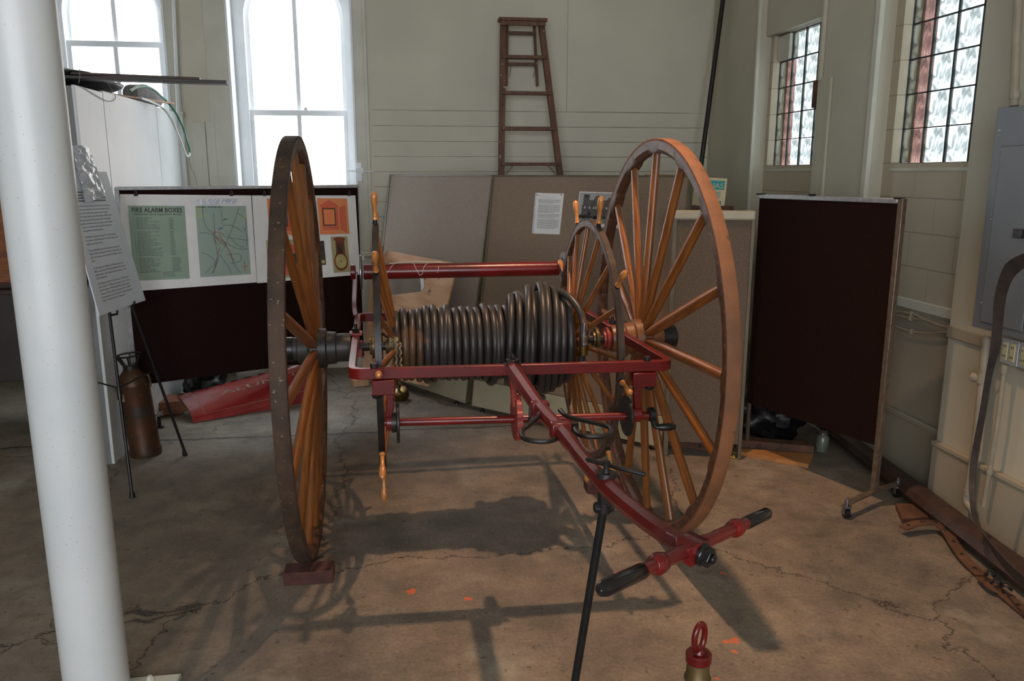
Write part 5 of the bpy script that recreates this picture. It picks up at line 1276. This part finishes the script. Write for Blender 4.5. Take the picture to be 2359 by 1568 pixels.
# ---- post with a red ring in the foreground
tz = .75; c = atz(1610, 1500, tz-.055); px_, py_ = c.x, c.y
t = Thing('brass_nozzle', 'tall brass hose nozzle standing upright with a red ring on top', 'nozzle', (px_, py_, 0))
t.part('barrel', B().lathe([(0, 0), (0, .055), (.02, .058), (.06, .056), (.09, .04), (.40, .0315), (tz-.135, .0285), (tz-.128, .0315), (tz-.12, .0315), (tz-.113, .0275), (tz-.075, .0265), (tz-.075, 0)], (px_, py_, 0), (0, 0, 1), 32), 'brass_dull')
cp = t.part('red_cap', B().lathe([(tz-.082, 0), (tz-.082, .027), (tz-.078, .0305), (tz-.060, .0305), (tz-.057, .028), (tz-.057, .014), (tz-.048, .010), (tz-.048, 0)], (px_, py_, 0), (0, 0, 1), 32), 'red_paint')
rg = []; ra = V((.80, .58, 0)).normalized()
for k in range(28): a = 2*pi*k/28; rg.append(V((px_, py_, tz-.018))+ra*.0215*sin(a)+V((0, 0, .033*cos(a))))
t.part('ring', B().tube(rg, .0072, 12, closed=True, up=None), 'red_paint', cp)

# ---- clutter on top of the partition
def top_bar(p, q_, w, h, mat, name, label, cat): return single(name, B().bar(p, q_, w, h), mat, label, cat, p, bevel=.002)
ya = 5.22
a, c = aty(120, 178, 5.24), aty(525, 191, 5.28)
top_bar(a, c, .12, .018, 'plank_black', 'thin_plank', 'longest thin dark plank sticking out from the top of the partition', 'plank')
a2_, c2_ = aty(120, 168, 5.42), aty(462, 182.5, 5.48); top_bar(a2_, c2_, .09, .014, 'dark_wood', 'thin_plank', 'shorter brown plank lying above the longest plank on the partition', 'plank')
a3, c3_ = atz(250, 216, 2.315), atz(398, 238, 2.325); top_bar(a3, c3_, .03, .012, 'fresh_wood', 'wood_lath', 'pale lath lying along the top edge of the white partition', 'lath')
blob('dark_tarpaulin', 'dark folded tarpaulin under the planks on top of the partition', 'tarpaulin', (-2.15, 5.75, 2.30), .34, .5, .07, 5, 'cloth_grey', .2, 2.)
bpy.data.objects['dark_tarpaulin'].data.materials[0] = M['bag_black']
p0, p1 = atx(300, 214, -1.95), atx(362, 232, -1.87)
b = B().tube([p0, lerp(p0, p1, .5)+V((0, 0, .02)), p1], [.06, .075, .05], 16, flat=(1, 1)); single('cloth_roll', b, 'cloth_grey', 'rolled grey striped cloth on top of the partition by the window', 'cloth', p0)
gp = [(300, 210), (322, 199), (350, 204), (378, 228), (400, 253), (420, 290), (433, 330), (437, 352), (433, 360), (426, 350), (414, 318), (398, 282), (378, 252), (352, 236), (325, 226)]
P = smooth_path([atx(x, y, -1.80+.14*min(1, max(0, (y-220)/60))) for x, y in gp], 6)
t = Thing('garden_hose', 'green and white looped thin hose hanging down over the partition end', 'hose', P[0])
n_ = len(P); t.part('green_length', B().tube(P[:n_//2+1], .0085, 10), 'hose_green'); t.part('white_length', B().tube(P[n_//2:], .0085, 10), 'hose_white')
t.part('trailing_wire', B().tube(smooth_path([atx(x, y, -1.66) for x, y in ((436, 358), (440, 385), (450, 405), (455, 432))], 5), .0022, 6), 'wire')
for i, pp in enumerate((((182, 158), (184, 175), (181, 192)), ((232, 172), (246, 190), (258, 208), (266, 222), (262, 231), (248, 233), (225, 222), (190, 200)))):
    P = smooth_path([atx(x, y, -1.77 if i < 1 else -1.806) for x, y in pp], 5)
    if i == 0:
        pl_ = bpy.data.objects['thin_plank']; B().tube(P, .0022, 6).build('tie_wire', 'wire', pl_, origin=pl_.location.copy()); continue
    single('loose_wire', B().tube(P, .0022, 6), 'wire', ('short loose wire looped round the planks on the partition', 'long loose wire drooping over the front edge of the partition', 'thin pale wire hanging below the hose loop')[i], 'wire', P[0])
pw_ = [aty(398, -40, 7.40), aty(405, 120, 7.40), aty(411, 262, 7.40)]
pipe('window_pipe', pw_, .014, 'white painted pipe running down beside the left window', 'window_paint')

# ---- dark cabinets placed to darken the strip left of the column
c = V((-3.35, 6.1, 0))
t = Thing('filler_bench', 'dark grey filler bench added to darken the strip left of the column', 'bench', c)
t.part('body', B().box(-4.6, -2.40, 5.9, 6.5, .36, .98), 'bench_grey', bevel=.006)
t.part('top', B().box(-4.63, -2.38, 5.87, 6.52, .98, 1.01), 'dark_wood', bevel=.004)
for x in (-4.55, -2.46): t.part('leg', B().box(x-.04, x+.04, 5.8, 6.4, 0, .36), 'dark_wood')
c = V((-3.6, 6.25, 1.01))
t = Thing('wooden_cupboard', 'dark reddish wooden cupboard standing on the bench at the far left', 'cupboard', c)
t.part('carcass', B().box(-4.4, -2.45, 5.98, 6.45, 1.01, 2.4), 'dark_wood', bevel=.004)
for x0, x1 in ((-4.36, -3.44), (-3.40, -2.48)): o = t.part('door', B().box(x0, x1, 5.96, 5.98, 1.05, 2.36), 'block_wood', bevel=.004); t.part('knob', B().lathe([(0, 0), (0, .014), (.02, .014), (.02, 0)], (x1-.05 if x1 < -3 else x0+.05, 5.96, 1.6), (0, -1, 0)), 'brass', o)

# ================================================================== LIGHT, CAMERA
w = bpy.data.worlds.new('sky'); bpy.context.scene.world = w; w.use_nodes = True
bg = w.node_tree.nodes['Background']; bg.inputs[0].default_value = lin((240, 245, 254)); bg.inputs[1].default_value = 10.5
def portal(x, y, z, sx, sz, rot):
    l = bpy.data.lights.new('portal', 'AREA'); l.shape = 'RECTANGLE'; l.size = sx; l.size_y = sz; l.cycles.is_portal = True
    o = bpy.data.objects.new('window_portal', l); C.objects.link(o); o.location = (x, y, z); o.rotation_euler = rot
for a, c in WX: portal((a+c)/2, YB+.36, (SILL+HEAD)/2, c-a, HEAD-SILL, (radians(-90), 0, 0))
for a, c in FX: portal((a+c)/2, -3.42, 2.25, c-a, 2.7, (radians(90), 0, 0))
for ys, t_ in ((Y3, T3), (Y4, T4)): portal(XR+.21, (ys[0]+ys[1])/2, (GZ0+t_)/2, t_-GZ0, ys[1]-ys[0], (0, radians(90), 0))
# the warm lamp hanging over the cart
LX, LY, LZ = 1.03, 3.74, 4.6
t = Thing('pendant_lamp', 'bare warm bulb under a small metal shade hanging from the ceiling over the cart', 'lamp', (LX, LY, ZC))
t.part('cord', B().tube([(LX, LY, ZC), (LX, LY, LZ+.16)], .004, 8), 'black')
t.part('shade', B().lathe([(0, .025), (.03, .05), (.06, .14), (.062, .14), (.03, .055), (0, .03)], (LX, LY, LZ+.16), (0, 0, -1), 32), 'lamp_metal')
t.part('bulb', B().lathe([(0, 0), (0, .012), (.03, .02), (.06, .032), (.085, .03), (.10, .015), (.102, 0)], (LX, LY, LZ+.13), (0, 0, -1), 24), 'bulb_glow')
l = bpy.data.lights.new('bulb', 'SPOT'); l.energy = 560; l.color = (1., .62, .38); l.shadow_soft_size = .05; l.spot_size = radians(62); l.spot_blend = .95
o = bpy.data.objects.new('bulb_light', l); C.objects.link(o); o.location = (LX, LY, LZ)
o.rotation_euler = V((.25, -.40, -LZ)).to_track_quat('-Z', 'Y').to_euler()

cam = bpy.data.cameras.new('camera'); cam.sensor_width = 36; cam.lens = 36*F_/W_; cam.clip_start = .05
co = bpy.data.objects.new('camera', cam); C.objects.link(co); co.location = EYE
co.rotation_euler = Matrix((RT, UP, -FW)).transposed().to_euler()
sc = bpy.context.scene; sc.camera = co
sc.view_settings.view_transform = 'Standard'; sc.view_settings.look = 'None'; sc.view_settings.gamma = 1.; sc.view_settings.exposure = -.17
sc.cycles.max_bounces = 7; sc.cycles.diffuse_bounces = 4; sc.cycles.use_adaptive_sampling = True; sc.cycles.adaptive_threshold = .02; sc.cycles.transparent_max_bounces = 12; sc.cycles.sample_clamp_indirect = 6.
sc.cycles.use_denoising = True
